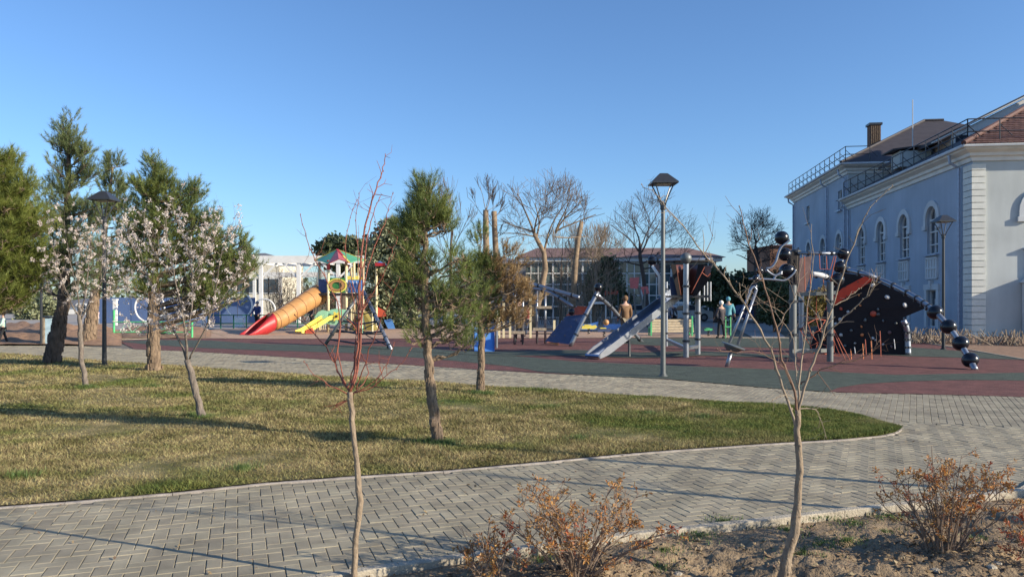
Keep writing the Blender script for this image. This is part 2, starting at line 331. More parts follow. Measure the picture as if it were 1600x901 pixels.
# grass blades
def blades(n, near):
    X = RNG.uniform(-19, tip.x, n*7); v = RNG.uniform(0, 1, n*7); Y = lawnL(X)+(lawnU(X)-lawnL(X))*v
    wgt = np.clip((near/np.maximum(Y, 4))**2.0, 0, 1); keep = (RNG.uniform(0, 1, len(X)) < wgt) & (np.abs(X) < .70*Y+.8) & (Y > 4.2)
    X = X[keep][:n]; Y = Y[keep][:n]; k = len(X)
    patch = np.sin(X*1.9+1.3*np.sin(Y*1.1))*np.sin(Y*2.3+1.7*np.sin(X*.8))
    h = RNG.uniform(.015, .042, k)*(1+.5*np.clip(patch, -.6, 1))*(.8+Y*.035); wd = .0016*Y*.42+.0012
    a = RNG.uniform(0, 2*np.pi, k); lean = RNG.uniform(.3, 1.6, k)*h; b = RNG.uniform(0, 2*np.pi, k)
    base = np.stack([X, Y, np.full(k, .018)], -1); side = np.stack([np.cos(a), np.sin(a), np.zeros(k)], -1)*wd[:, None]
    tipv = base + np.stack([np.cos(b)*lean, np.sin(b)*lean, h], -1)
    return np.stack([base-side, base+side, tipv], 1)
V = np.concatenate([blades(330000, 7.5)]); tri_mesh('grass', V, M['blade'], kind='stuff')
# long tussocks and a fringe along the edges and at the tree feet
def tufts(centres, n, spread, hmin, hmax, m, name='grass_tuft'):
    out = []
    for c in centres:
        k = n; r = np.abs(RNG.normal(0, spread, k)); a = RNG.uniform(0, 6.283, k); X = c[0]+r*np.cos(a); Y = c[1]+r*np.sin(a)*.8
        h = RNG.uniform(hmin, hmax, k); b = RNG.uniform(0, 6.283, k); le = RNG.uniform(.1, .8, k)*h; base = np.stack([X, Y, np.full(k, c[2])], -1)
        s_ = np.stack([np.cos(b), np.sin(b), 0*b], -1)*.0035; tp = base+np.stack([np.cos(b+1)*le, np.sin(b+1)*le, h], -1); out.append(np.stack([base-s_, base+s_, tp], 1))
    o = tri_mesh(name, np.concatenate(out), m); return o
ft = [tuple(G(x, y))[:2]+(.02,) for x, y in [(687,697),(700,698),(672,694),(317,656),(300,652),(750,617),(760,618),(740,616),(240,346+260),(380,738),(30,750),(905,690),(1100,655),(1010,650),(860,640),(570,600),(135,607)]]
tag(tufts(ft, 420, .13, .03, .09, M['weed']), None, None, kind='stuff')

# ------------------------------------------------------------------ paving blocks
W = .0925
def blk_verts(cx, cy, ex, ey, hx, hy, z):
    """arrays of block centres, axis vectors; returns vertices (N,12,3)"""
    N = len(cx); out = np.zeros((N, 12, 3)); i = 0
    for (k, zz) in ((1.0, -.03), (1.0, -.004), (0.0, 0.0)):
        for sx_, sy_ in ((-1, -1), (1, -1), (1, 1), (-1, 1)):
            ax = sx_*(hx-(0.004 if k == 0 else 0)); ay = sy_*(hy-(0.004 if k == 0 else 0))
            out[:, i, 0] = cx+ex[0]*ax+ey[0]*ay; out[:, i, 1] = cy+ex[1]*ax+ey[1]*ay; out[:, i, 2] = z+zz; i += 1
    return out
BF = [(0,1,5,4),(1,2,6,5),(2,3,7,6),(3,0,4,7),(4,5,9,8),(5,6,10,9),(6,7,11,10),(7,4,8,11),(8,9,10,11)]
def sep(X): return np.where(X < tip.x, 99.0, 10.6-.32*(X-tip.x))
def mask(cx, cy, upper):
    ok = (cy < rub(cx)+.05) & ~((cx < tip.x) & (cy > lawnL(cx)-.02) & (cy < lawnU(cx)+.02)) & (cy > 3.4) & (np.abs(cx) < .72*cy+1.2)
    ok &= ~((cx > -1.6) & (cy < kerbY(cx)+.03)); isup = ((cx < tip.x) & (cy > lawnU(cx)-.1)) | ((cx >= tip.x) & (cy > sep(cx)))
    return ok & (isup if upper else ~isup) & (cy < 34)
blocks = []      # cx, cy, ex, ey, hx, hy
e1 = np.array((.9416, .3367)); e2 = np.array((-.3367, .9416))
I, J = np.meshgrid(np.arange(-140, 260), np.arange(-60, 260)); c = (I-J) % 4
for horiz in (True, False):
    s_ = (c == 0) if horiz else (c == 3); i = I[s_].astype(float); j = J[s_].astype(float)
    u = (i+(1 if horiz else .5))*W; v = (j+(.5 if horiz else 1))*W
    cx = u*e1[0]+v*e2[0]; cy = u*e1[1]+v*e2[1]; k = mask(cx, cy, False); hx, hy = (W-.0020, W/2-.0018) if horiz else (W/2-.0020, W-.0018)
    blocks.append((cx[k], cy[k], e1, e2, hx, hy))
g1 = np.array((.885, -.466)); g2 = np.array((.466, .885))
I, J = np.meshgrid(np.arange(-420, 260), np.arange(-120, 260)); u = (I+.5)*W; v = (J+.5+.5*(I % 2))*2*W
cx = (u*g1[0]+v*g2[0]).ravel(); cy = (u*g1[1]+v*g2[1]).ravel(); k = mask(cx, cy, True); blocks.append((cx[k], cy[k], g1, g2, W/2-.0016, W-.0016))
allb = []
for bi, (cx, cy, ex, ey, hx, hy) in enumerate(blocks):
    for a in range(len(cx)): allb.append((cx[a]**2+cy[a]**2 if (abs(cx[a]) < .66*cy[a] and cy[a] > 4.5) else 1e6+a, bi, a))
allb.sort(); chosen = {(b, a) for _, b, a in allb[:290]}
pav = MB(); pav.add([(-2,3.35,-.0085),(0,3.35,-.0085),(0,3.6,-.0085),(-2,3.6,-.0085)], [(0,1,2,3)]); paving = tag(pav.build('paving', M['sand']), None, None, kind='structure')
VV = []; bm_ = {}
for bi, (cx, cy, ex, ey, hx, hy) in enumerate(blocks):
    sel = np.array([(bi, a) in chosen for a in range(len(cx))]); jz = RNG.normal(0, .0012, len(cx))
    ang = RNG.normal(0, .006, len(cx))
    VV.append(blk_verts(cx[~sel]+RNG.normal(0, .0006, (~sel).sum()), cy[~sel]+RNG.normal(0, .0006, (~sel).sum()), ex, ey, hx, hy, jz[~sel][:, None][:, 0]))
    if sel.any():
        v = blk_verts(np.zeros(1), np.zeros(1), ex, ey, hx, hy, 0.0)[0]; me = bpy.data.meshes.new('paver_block'); me.from_pydata([tuple(q) for q in v], [], BF); me.materials.append(M['paver'])
        for a in np.nonzero(sel)[0]:
            o = bpy.data.objects.new('paver_block', me); C.objects.link(o); o.parent = paving; o.location = (cx[a], cy[a], jz[a]); o.rotation_euler = (RNG.normal(0, .004), RNG.normal(0, .004), ang[a])
VV = np.concatenate(VV); n = len(VV); fx = (np.array(BF)[None]+12*np.arange(n)[:, None, None]).reshape(-1, 4)
indexed_mesh('paver_block', VV.reshape(-1, 3), fx, M['paver'], paving, kind='stuff')
# kerb stones along the soil bed, edging stones round the lawn
def resample(f, x0, x1, step):
    X = np.linspace(x0, x1, 4000); Y = f(X); d = np.concatenate([[0], np.cumsum(np.hypot(np.diff(X), np.diff(Y)))]); s_ = np.arange(0, d[-1], step)
    return list(zip(np.interp(s_, d, X), np.interp(s_, d, Y)))
def stones(name, pname, pts, wd, z1, z0, m, gap=.006):
    root = None
    for (a, b) in zip(pts[:-1], pts[1:]):
        a = Vector((a[0], a[1], 0)); b = Vector((b[0], b[1], 0)); d = (b-a).normalized(); a += d*gap; b -= d*gap
        mb = MB(); mid = (a+b)/2; L = (b-a).length; h = z1-z0; ang = math.atan2(d.y, d.x)
        nz_ = 10; vs = []; n2 = Vector((-d.y, d.x, 0))
        prof = [(-wd/2, z0), (-wd/2, z1-.006), (-wd/2+.007, z1), (wd/2-.007, z1), (wd/2, z1-.006), (wd/2, z0)]
        for q in range(nz_+1):
            p = a.lerp(b, q/nz_)
            for (s1, z_) in prof: vs.append(p+n2*(s1+random.gauss(0, .0012))+Vector((0, 0, z_+random.gauss(0, .0008))))
        fs = [(q*6+k, (q+1)*6+k, (q+1)*6+k+1, q*6+k+1) for q in range(nz_) for k in range(5)] + [(0,1,2,3,4,5), tuple(nz_*6+k for k in range(5, -1, -1))]
        mb.add(vs, fs)
        if root is None: root = tag(mb.build(name, m), None, None, kind='structure')
        else: mb.build(pname, m, root)
    return root
stones('kerb', 'kerb_stone', resample(kerbY, -1.6, 7.0, .5), .075, .030, -.12, M['kerb'], .002)
stones('lawn_edging', 'edging_stone', resample(lambda X: lawnL(X)-.02, -12, tip.x-.35, .8) + resample(lawnL, tip.x-.33, tip.x, .12), .05, .012, -.1, M['edge'], .002)
stones('lawn_edging', 'edging_stone', list(reversed(resample(lambda X: lawnU(X)+.01, -18, tip.x, .6))), .05, .012, -.1, M['edge'], .002)
rubw = [(float(x), float(rub(np.array(x)))) for x in np.linspace(-12.9, 12.5, 60)]
# ------------------------------------------------------------------ rubber playground surface, one sheet 4 mm above the other
back = gl([(1600,562),(1520,548),(1423,532),(1240,528),(1000,528),(600,529),(420,530),(280,528),(180,531),(125,541)])
sheet('red_rubber_surface', [(p[0], p[1]) for p in rubw] + [(p.x, p.y) for p in gl([(1700,575)]) + back[:-1]], .006, M['rred'])
gA = gl([(182,533),(250,531),(330,532),(400,537),(520,539),(640,542),(760,552),(900,565),(1050,571),(1200,577),(1300,581),(1400,586),(1500,584),(1620,582),
         (1620,595),(1500,594),(1420,596),(1350,600),(1310,606),(1295,612.3),(1200,606),(1120,599),(1040,592),(950,588),(850,582),(800,573),(700,563),(560,552),(400,547),(300,543),(230,538)])
sheet('green_rubber_surface', [(p.x, p.y) for p in gA], .010, M['rgreen'])
gB = gl([(945,528.4),(1100,528.4),(1239,528.4),(1330,537),(1440,544),(1520,550),(1612,557),(1612,563),(1500,559),(1420,557),(1330,551),(1250,545),(1100,541),(1020,540),(945,535)])
sheet('green_rubber_surface', [(p.x, p.y) for p in gB], .014, M['rgreen'])
gC = gl([(640,546),(760,550),(900,547),(1000,551),(1100,549),(1240,556),(1250,560),(1100,556),(1000,560),(900,556),(760,556),(640,549)])
sheet('green_rubber_surface', [(p.x, p.y) for p in gC], .018, M['rgreen'])
tn = gl([(285,528.5),(420,530),(600,529.4),(1000,528),(1145,528),(1145,512),(1000,508),(820,508),(560,509),(400,512),(300,517)])
sheet('tan_rubber_surface', [(p.x, p.y) for p in tn], .022, M['rtan'])
# paved squares beyond the playground and the road on the left
sheet('far_paving', [(p.x, p.y) for p in gl([(-60,522),(180,519),(430,510),(800,508),(1145,510),(1180,528),(1230,528),(1195,498),(1195,490),(-60,490)])], -.03, M['plaza'])
sheet('path', [(p.x, p.y) for p in gl([(-120,535),(125,541.5),(125,546),(0,556),(-120,560)])], -.018, M['plaza'])
def stone_line(name, pts, m, wd=.08, z=.03):
    mb = MB()
    for a, b in zip(pts[:-1], pts[1:]): mb.beam(Vector((a.x, a.y, z/2-.02)), Vector((b.x, b.y, z/2-.02)), wd, z+.04)
    return tag(mb.build(name, m), None, None, kind='structure')
stone_line('kerb', gl([(1160,528.2),(1240,528.2),(1423,532),(1520,548),(1600,562),(1700,576)]), M['kerb'], .07)
stone_line('kerb', gl([(180,530.8),(280,528),(300,522),(420,513)]), M['kerb'], .1)
# red-brown earth heaps on the left, soil strip by the building
def mound(name, x0, x1, y0, y1, amp, m, seed, nx=90, ny=26):
    Y0 = G(0, y0).y; Y1 = G(0, y1).y; xs = np.linspace(0, 1, nx); ys = np.linspace(0, 1, ny); S, T_ = np.meshgrid(xs, ys)
    Y = Y0+(Y1-Y0)*T_; X = ((x0+(x1-x0)*S)-800)/F*Y; rr = np.random.default_rng(seed); Z = np.zeros_like(X)
    for q in range(26):
        th = rr.uniform(0, 6.28); fq = rr.uniform(.6, 5); Z += np.abs(np.sin(fq*(X*math.cos(th)+Y*math.sin(th))+rr.uniform(0, 6)))*.35/fq**.8
    Z = (Z/Z.max())**1.6*amp*np.sin(np.pi*np.clip(S, .01, .99))**.4*np.sin(np.pi*np.clip(T_, .02, .98))**.7 - .02
    i = np.arange(nx*ny).reshape(ny, nx); f_ = np.stack([i[:-1, :-1], i[:-1, 1:], i[1:, 1:], i[1:, :-1]], -1).reshape(-1, 4)
    return indexed_mesh(name, np.stack([X, Y, Z], -1).reshape(-1, 3), f_, m, smooth=True)
tag(mound('earth_heap', -60, 190, 540, 517, .85, M['redsoil'], 3), 'heap of red-brown earth beside the left path behind the litter bin', 'earth heap')
tag(mound('earth_heap', 185, 330, 529, 515, .6, M['redsoil'], 4), 'low ridge of brown earth under the green tube railing', 'earth heap')
bedr = gl([(1425,531.5),(1520,547.5),(1600,561.5),(1750,583)])
mb = MB(); a = bedr; xs = []
b_ = [Vector((18.6, 34.6, 0)), Vector((20.2, 33.4, 0)), Vector((26, 32.8, 0)), Vector((40, 30, 0))]
mb.add([Vector((p.x, p.y, .015)) for p in a]+[Vector((p.x, p.y, .10)) for p in b_], [(i, i+1, 5+i, 4+i) for i in range(3)])
tag(mb.build('soil', M['redsoil']), None, None, kind='structure')
# ------------------------------------------------------------------ the pale blue building on the right
ua = Vector((.128, .992, 0)).normalized(); ub = Vector((.992, -.128, 0)).normalized(); O = Vector((20.4, 34.0, 0))
def B(a, b, z): return O + ua*a + ub*b + Vector((0, 0, z))
bld = thing('building', 'large pale blue-grey building with arched windows, white cornices and red tiled roof on the right', 'building', O)
def arch(c, wd, z0, z1, n=12):
    r = wd/2; zs = z1-r
    return [(c-r, z0), (c+r, z0)] + [(c+r*math.cos(math.pi*i/n), zs+r*math.sin(math.pi*i/n)) for i in range(n+1)]
def rect(c, wd, z0, z1): return [(c-wd/2, z0), (c+wd/2, z0), (c+wd/2, z1), (c-wd/2, z1)]
def wall(name, m, x0, x1, z0, z1, holes, fn, inward, parent=bld, top=None):
    """fn(s,z)->point; inward: unit vector into the building"""
    outer = [(x0, z0), (x1, z0), (x1, z1), (x0, z1)] if top is None else top
    loops = [[Vector((s, z, 0)) for s, z in outer]] + [[Vector((s, z, 0)) for s, z in h] for h in holes]
    flat = [p for l in loops for p in l]; tr = tessellate_polygon(loops); mb = MB()
    mb.add([fn(p.x, p.y) for p in flat], [tuple(t) for t in tr])
    for h in holes:
        k = len(h); mb.add([fn(s, z) for s, z in h]+[fn(s, z)+inward*.3 for s, z in h], [(i, (i+1) % k, (i+1) % k+k, i+k) for i in range(k)])
    return mb.build(name, m, parent)
def window(parent, fn, inward, c, wd, z0, z1, arched=True, transom=True, surround=.3, panel=False, key=False, bars=1):
    out = -inward; sp = arch(c, wd, z0, z1) if arched else rect(c, wd, z0, z1)
    fr = MB(); dp = inward*.16
    def bar(p, q, t=.07): fr.beam(fn(*p)+dp, fn(*q)+dp, t, .08, up=out)
    k = len(sp)
    for i in range(k): bar(sp[i], sp[(i+1) % k], .09)
    zs = z1-wd/2 if arched else z1-.45
    if transom: bar((c-wd/2, zs), (c+wd/2, zs), .08); bar((c-wd/2, zs-.6), (c+wd/2, zs-.6), .06)
    for b_i in range(bars): bar((c-wd/2+wd*(b_i+1)/(bars+1), z0), (c-wd/2+wd*(b_i+1)/(bars+1), zs), .06)
    if arched: bar((c, zs), (c, z1), .05)
    if transom: bar((c-wd/2, z0+(zs-.6-z0)*.42), (c+wd/2, z0+(zs-.6-z0)*.42), .05)
    w_ = fr.build('window', M['wframe'], parent)
    g_ = MB(); g_.prism([fn(s, z)+inward*.2 for s, z in sp], inward*.02); g_.build('pane', M['glass'], w_)
    bk = MB(); bk.prism([fn(s, z)+inward*.28 for s, z in sp], inward*.02); bk.build('window_backing', M['blackm'], w_)
    if surround:
        mb = MB()
        if arched:
            ro = wd/2+surround; ri = wd/2+.02; zsill = zs-.25; n = 14
            pts = [(c-ro, zsill)] + [(c-ro*math.cos(math.pi*i/n), zs+ro*math.sin(math.pi*i/n)) for i in range(n+1)] + [(c+ro, zsill)]
            pin = [(c-ri, zsill)] + [(c-ri*math.cos(math.pi*i/n), zs+ri*math.sin(math.pi*i/n)) for i in range(n+1)] + [(c+ri, zsill)]
            for i in range(len(pts)-1):
                q = [fn(*pts[i]), fn(*pts[i+1]), fn(*pin[i+1]), fn(*pin[i])]; mb.add(q+[p+out*.09 for p in q], [(4,5,6,7),(0,1,5,4),(2,3,7,6),(1,2,6,5),(3,0,4,7)])
            for sgn in (-1, 1): mb.beam(fn(c+sgn*(ro+ri)/2, zsill-.22)+out*.06, fn(c+sgn*(ro+ri)/2, zsill)+out*.06, surround+.12, .14, up=out)
        else:
            t = surround
            for p, q in (((c-wd/2-t/2, z0-.1), (c-wd/2-t/2, z1+t)), ((c+wd/2+t/2, z0-.1), (c+wd/2+t/2, z1+t))): mb.beam(fn(*p)+out*.04, fn(*q)+out*.04, t, .08, up=out)
            mb.beam(fn(c-wd/2-t*1.2, z1+t/2)+out*.05, fn(c+wd/2+t*1.2, z1+t/2)+out*.05, t, .10, up=out)
            if key: mb.beam(fn(c, z1+t*.3)+out*.08, fn(c, z1+t*1.7)+out*.08, .22, .16, up=out)
        mb.build('window_surround', M['trim'], parent)
    sl_ = MB(); sl_.beam(fn(c-wd/2-.15, z0-.06)+out*.07, fn(c+wd/2+.15, z0-.06)+out*.07, .09, .22, up=out); sl_.build('sill', M['gutter'], w_)
    if panel:
        mb = MB(); zt = z0-.22; zb = zt-1.0
        mb.beam(fn(c, zb)+out*.02, fn(c, zt)+out*.02, wd+.1, .05, up=out)
        for q in range(5):
            s = c-wd/2+wd*q/4; mb.beam(fn(s, zb)+out*.06, fn(s, zt)+out*.06, .09, .06, up=out)
        for q in range(3):
            z = zb+(zt-zb)*q/2; mb.beam(fn(c-wd/2, z)+out*.062, fn(c+wd/2, z)+out*.062, .09, .06, up=out)
        mb.build('apron_panel', M['trim'], parent)
    return w_
side = lambda s, z: B(s, 0, z); inw = ub
wins = [4.3, 8.0, 11.6, 15.2]
holes = [arch(c, 1.3, 4.0, 6.35) for c in wins] + [rect(c, 1.15, .35, 2.2) for c in wins]
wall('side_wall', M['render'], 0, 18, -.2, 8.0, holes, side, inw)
for c in wins:
    window(bld, side, inw, c, 1.3, 4.0, 6.35, panel=True); window(bld, side, inw, c, 1.15, .35, 2.2, arched=False, transom=False, surround=.28, key=True)
wt = [20.0, 24.1, 28.3]
holes = [arch(c, 1.3, 4.0, 6.35) for c in wt] + [rect(c, .95, 8.0, 9.35) for c in (19.9, 28.7)] + [rect(c, .8, 5.0, 6.2) for c in (32.0,)]
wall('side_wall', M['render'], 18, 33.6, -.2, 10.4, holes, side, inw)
for c in wt: window(bld, side, inw, c, 1.3, 4.0, 6.35, panel=True)
for c in (19.9, 28.7): window(bld, side, inw, c, .95, 8.0, 9.35, arched=False, transom=False, surround=0)
window(bld, side, inw, 32.0, .8, 5.0, 6.2, arched=False, transom=False, surround=0)
front = lambda s, z: B(0, s, z); inf = ua
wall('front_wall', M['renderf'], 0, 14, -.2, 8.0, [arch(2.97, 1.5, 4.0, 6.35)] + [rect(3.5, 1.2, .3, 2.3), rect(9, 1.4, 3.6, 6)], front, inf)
window(bld, front, inf, 2.97, 1.5, 4.0, 6.35, surround=.34, panel=True); window(bld, front, inf, 3.5, 1.2, .3, 2.3, arched=False, transom=False, surround=.35, key=True)
window(bld, front, inf, 9, 1.4, 3.6, 6, arched=False)
# flat hood over the front window (it throws the slanting shade)
# tall block: front face above the near wing, far end and back
wall('gable_wall', M['renderf'], 0, 12, 7.5, 10.4, [], lambda s, z: B(18, s, z), ua)
mb = MB(); mb.box(B(25.8, 7.2, 5), (13.4, 15.2, 10.6), rz=math.atan2(ua.y, ua.x)-math.pi/2); mb.build('inner_wall', M['renderf'], bld)
mb = MB(); mb.box(B(9.4, 7.3, 4), (13.2, 17.6, 7.8), rz=math.atan2(ua.y, ua.x)-math.pi/2); mb.build('inner_wall', M['renderf'], bld)
# cornices: stepped profile run along the eaves
def cornice(pts, zt, name='cornice', depth=.55, h=.62):
    """pts: list of (a,b) at the wall line; outward is to the left of travel"""
    prof = [(0, -h), (.08, -h), (.10, -h*.72), (.22, -h*.66), (.24, -h*.45), (.42, -h*.32), (depth-.05, -h*.26), (depth, -h*.02), (0, 0)]
    mb = MB(); P3 = [B(a, b, 0) for a, b in pts]; n = len(P3); vs = []
    for i, p in enumerate(P3):
        d1 = (P3[i]-P3[i-1]).normalized() if i else (P3[1]-P3[0]).normalized(); d2 = (P3[i+1]-P3[i]).normalized() if i < n-1 else d1
        n1 = Vector((-d1.y, d1.x, 0)); n2 = Vector((-d2.y, d2.x, 0)); nn = (n1+n2); nn = nn/(nn.length**2)*2 if nn.length > .1 else n1
        for (o_, z_) in prof: vs.append(p+nn*o_+Vector((0, 0, zt+z_)))
    k = len(prof); fs = [(i*k+j, (i+1)*k+j, (i+1)*k+(j+1) % k, i*k+(j+1) % k) for i in range(n-1) for j in range(k)]
    fs += [tuple(range(k)), tuple((n-1)*k+j for j in reversed(range(k)))]; mb.add(vs, fs); mb.build(name, M['cornice'], bld)
    gm = MB(); g_ = []
    for i, p in enumerate(P3):
        d1 = (P3[i]-P3[i-1]).normalized() if i else (P3[1]-P3[0]).normalized(); d2 = (P3[i+1]-P3[i]).normalized() if i < n-1 else d1
        n1 = Vector((-d1.y, d1.x, 0)); n2 = Vector((-d2.y, d2.x, 0)); nn = (n1+n2); nn = nn/(nn.length**2)*2
        g_.append(p+nn*(depth+.07)+Vector((0, 0, zt-.02)))
    gm.tube(g_, .075, 6); gm.build('gutter', M['trim'], bld)
# travel so that the outside lies to the left: from front right end to the corner, then back
cornice([(0, 14), (0, 0), (18, 0)][::1], 8.45)
cornice([(18, 12), (18, 0), (33.6, 0), (33.6, 3)], 10.85)
# downpipes
def pipe(a, b, z0, z1, jog=None):
    mb = MB(); p = B(a, b, z0)+(-ub)*.12; q = B(a, b, z1)+(-ub)*.12; mb.tube([p, q, q+Vector((0, 0, .25))-ub*.38, q+Vector((0, 0, .6))-ub*.42], .07, 7); mb.build('downpipe', M['gutter'], bld)
for a, zt in ((1.05, 7.7), (17.6, 7.7), (18.4, 10.0), (24.6-1.8, 10.0), (33.2, 10.0)): pipe(a, -.02, 0, zt)
# quoin blocks at the near corner, one object each
qa = MB(); qa.box((0, 0, 0), (.58, .07, .255)); qb = MB(); qb.box((0, 0, 0), (.07, .80, .255))
rz = math.atan2(ub.y, ub.x); q1 = q2 = None
for k in range(29):
    z = .15+k*.285
    if z > 7.75: break
    for kind in (0, 1):
        pos = B(-.036, .22, z) if kind == 0 else B(.40, -.036, z)
        if kind == 0 and q1 is None: q1 = qa.build('quoin_block', M['quoin'], None); o = q1
        elif kind == 1 and q2 is None: q2 = qb.build('quoin_block', M['quoin'], None); o = q2
        else: o = (q1 if kind == 0 else q2).copy(); C.objects.link(o)
        o.parent = bld; o.location = pos-O; o.rotation_euler = (0, 0, rz)
# roofs with individually raised tile courses on the sunlit hip
def quad(mb, a, b, c, d): mb.add([a, b, c, d], [(0, 1, 2, 3)])
ov = .66; s = .53
def hip(a0, a1, b0, b1, ze, m, nm, sl=.53, thick=.12):
    A0, A1, B0, B1 = a0-ov, a1+ov, b0-ov, b1+ov; half = min(A1-A0, B1-B0)/2; zr = ze+half*sl; mb = MB()
    if (B1-B0) > (A1-A0): r0 = B((A0+A1)/2, B0+half, zr); r1 = B((A0+A1)/2, B1-half, zr)
    else: r0 = B(A0+half, (B0+B1)/2, zr); r1 = B(A1-half, (B0+B1)/2, zr)
    c00, c01, c11, c10 = B(A0, B0, ze), B(A0, B1, ze), B(A1, B1, ze), B(A1, B0, ze)
    if (B1-B0) > (A1-A0): mb.add([c00, c01, c11, c10, r0, r1], [(0,1,5,4),(1,2,5),(2,3,4,5),(3,0,4),(0,3,2,1)])
    else: mb.add([c00, c01, c11, c10, r0, r1], [(0,1,4),(1,2,5,4),(2,3,5),(3,0,4,5),(0,3,2,1)])
    return mb.build(nm, m, bld), (c00, c01, c11, c10, r0, r1)
rf1, c1 = hip(0, 18, 0, 15, 8.47, M['dtile'], 'roof')  # dark tile paints the shade of the side slope on this red roof
rf2, c2 = hip(18, 33.6, 0, 17, 10.87, M['dtile'], 'roof')
# tiles over the front slope of the near roof: a joined field of small raised tiles within the hip triangle
TV = []; n_ = np.array
fd = ub; sl_len = math.sqrt(1+.53**2); up = (ua+Vector((0, 0, .53))).normalized(); nrm = up.cross(ub)*-1
if nrm.z < 0: nrm = -nrm
base0 = B(-ov, -ov, 8.475)
tw, th = .26, .30
rows = int(9.0/th)
for r_ in range(rows):
    s0 = r_*th; plan = s0/sl_len; start = plan; endb = 9.0
    k0 = int(math.ceil(start/tw)); k1 = int(endb/tw)
    for k in range(k0, k1):
        p = base0+ub*(k*tw+(tw/2 if r_ % 2 else 0))+up*s0; l = .035+random.random()*.012
        a = p+nrm*l; b = p+ub*(tw*.92)+nrm*l; c = p+ub*(tw*.92)+up*(th*1.12)+nrm*.012; d = p+up*(th*1.12)+nrm*.012
        TV += [[a, b, c, d], [p, p+ub*(tw*.92), b, a]]
tri_mesh('roof_tile', np.array([[tuple(v) for v in q] for q in TV]), M['tile'], bld, kind='stuff')
mb = MB(); mb.tube([c1[0]+Vector((0, 0, .06)), c1[4]+Vector((0, 0, .08))], .11, 8); mb.build('ridge_cap', M['tile'], bld)
mb = MB(); mb.tube([c2[0]+Vector((0, 0, .05)), c2[4]+Vector((0, 0, .06)), c2[5]+Vector((0, 0, .06))], .09, 8); mb.build('ridge_cap', M['dtile'], bld)
# raised attic with a pale gable above the near roof
ga = 8.0; gl_ = lambda b, z: B(ga, b, z)
zc = lambda b: 10.45+(b-1.6)*.50
wallpts = [(2.4, 9.4), (14, 9.4), (14, zc(14)-.25), (2.4, zc(2.4)-.25)]
mb = MB(); mb.prism([gl_(b, z) for b, z in wallpts], ua*7.5); mb.build('attic_wall', M['white'], bld)
mb = MB(); mb.prism([gl_(1.4, zc(1.4)-.18), gl_(14.5, zc(14.5)-.18), gl_(14.5, zc(14.5)), gl_(1.4, zc(1.4))], ua*8.6); o = mb.build('attic_roof', M['dtile'], bld)
o.location = (-ua*.22)
mb = MB(); mb.beam(gl_(1.3, zc(1.3)-.12)-ua*.26, gl_(14.5, zc(14.5)-.12)-ua*.26, .06, .12, up=(0, -1, 0)); mb.build('barge_board', M['cornice'], bld)
mb = MB(); mb.beam(gl_(2.9, 9.6)-ua*.05, gl_(2.9, 10.7)-ua*.05, .8, .06, up=-ua); wd = mb.build('window', M['wframe'], bld)
mb = MB(); mb.beam(gl_(2.9, 9.7)-ua*.09, gl_(2.9, 10.6)-ua*.09, .62, .03, up=-ua); mb.build('pane', M['glass'], wd)
# low dormer on the side slope
d0 = B(10.6, 1.3, 9.5)
mb = MB(); mb.box(d0+Vector((0, 0, .25)), (1.7, 1.3, .9), rz=rz); dm = mb.build('dormer', M['renderf'], bld)
mb = MB(); mb.prism([d0+ub*-1.3-ua*.85+Vector((0, 0, .72)), d0+ub*1.2-ua*.85+Vector((0, 0, 1.0)), d0+ub*1.2-ua*.85+Vector((0, 0, 1.08)), d0-ub*1.3-ua*.85+Vector((0, 0, .8))], ua*1.8); mb.build('dormer_roof', M['dtile'], dm)
# chimney
cp = B(22.5, 3.1, 0); mb = MB(); mb.box(Vector((cp.x, cp.y, 13.1)), (.72, .72, 2.6), rz=rz)
ch = mb.build('chimney', M['brick'], bld); mb = MB(); mb.box(Vector((cp.x, cp.y, 14.45)), (.9, .9, .16), rz=rz); mb.build('chimney_cap', M['blackm'], ch)
mb = MB()
for k in range(5): mb.box(Vector((cp.x, cp.y, 13.2))-ua*.375+ub*(-.28+.14*k), (.06, .05, 2.2), rz=rz)
mb.build('chimney_rib', M['bark'], ch)
# rooftop rails
def railing(p0, p1, n, h=.95):
    mb = MB(); d = (p1-p0)
    for q in (h, h*.45): mb.tube([p0+Vector((0, 0, q)), p1+Vector((0, 0, q))], .028, 5)
    r = mb.build('roof_railing', M['blackm'], bld)
    for k in range(n+1):
        m2 = MB(); p = p0+d*(k/n); m2.tube([p, p+Vector((0, 0, h))], .026, 5); m2.tube([p+Vector((0, 0, h*.75)), p+ub*.5+Vector((0, 0, .25))], .02, 4)
        m2.build('railing_post', M['blackm'], r)
railing(B(33.9, -.35, 11.0), B(17.4, -.35, 11.0), 13); railing(B(17.4, -.35, 11.0), B(17.4, 1.2, 11.0), 1)
railing(B(18.0, -.30, 8.65), B(-.2, -.30, 8.65), 12, 1.0); railing(B(-.2, -.3, 8.65), B(-.2, 5, 8.65), 4, 1.0)
mb = MB(); mb.tube([B(12, 1.9, 9.5), B(12, 1.9, 13.6)], .03, 5); mb.build('antenna', M['trim'], bld)
# buttress stump low on the front wall
mb = MB(); mb.box(B(-.35, 2.22, 1.2), (.45, .6, 2.5), rz=rz); mb.prism([B(-.7, 1.9, 2.45), B(-.7, 2.55, 2.45), B(-.7, 2.22, 2.75)], ua*.7); mb.build('gate_pier', M['trim'], bld)

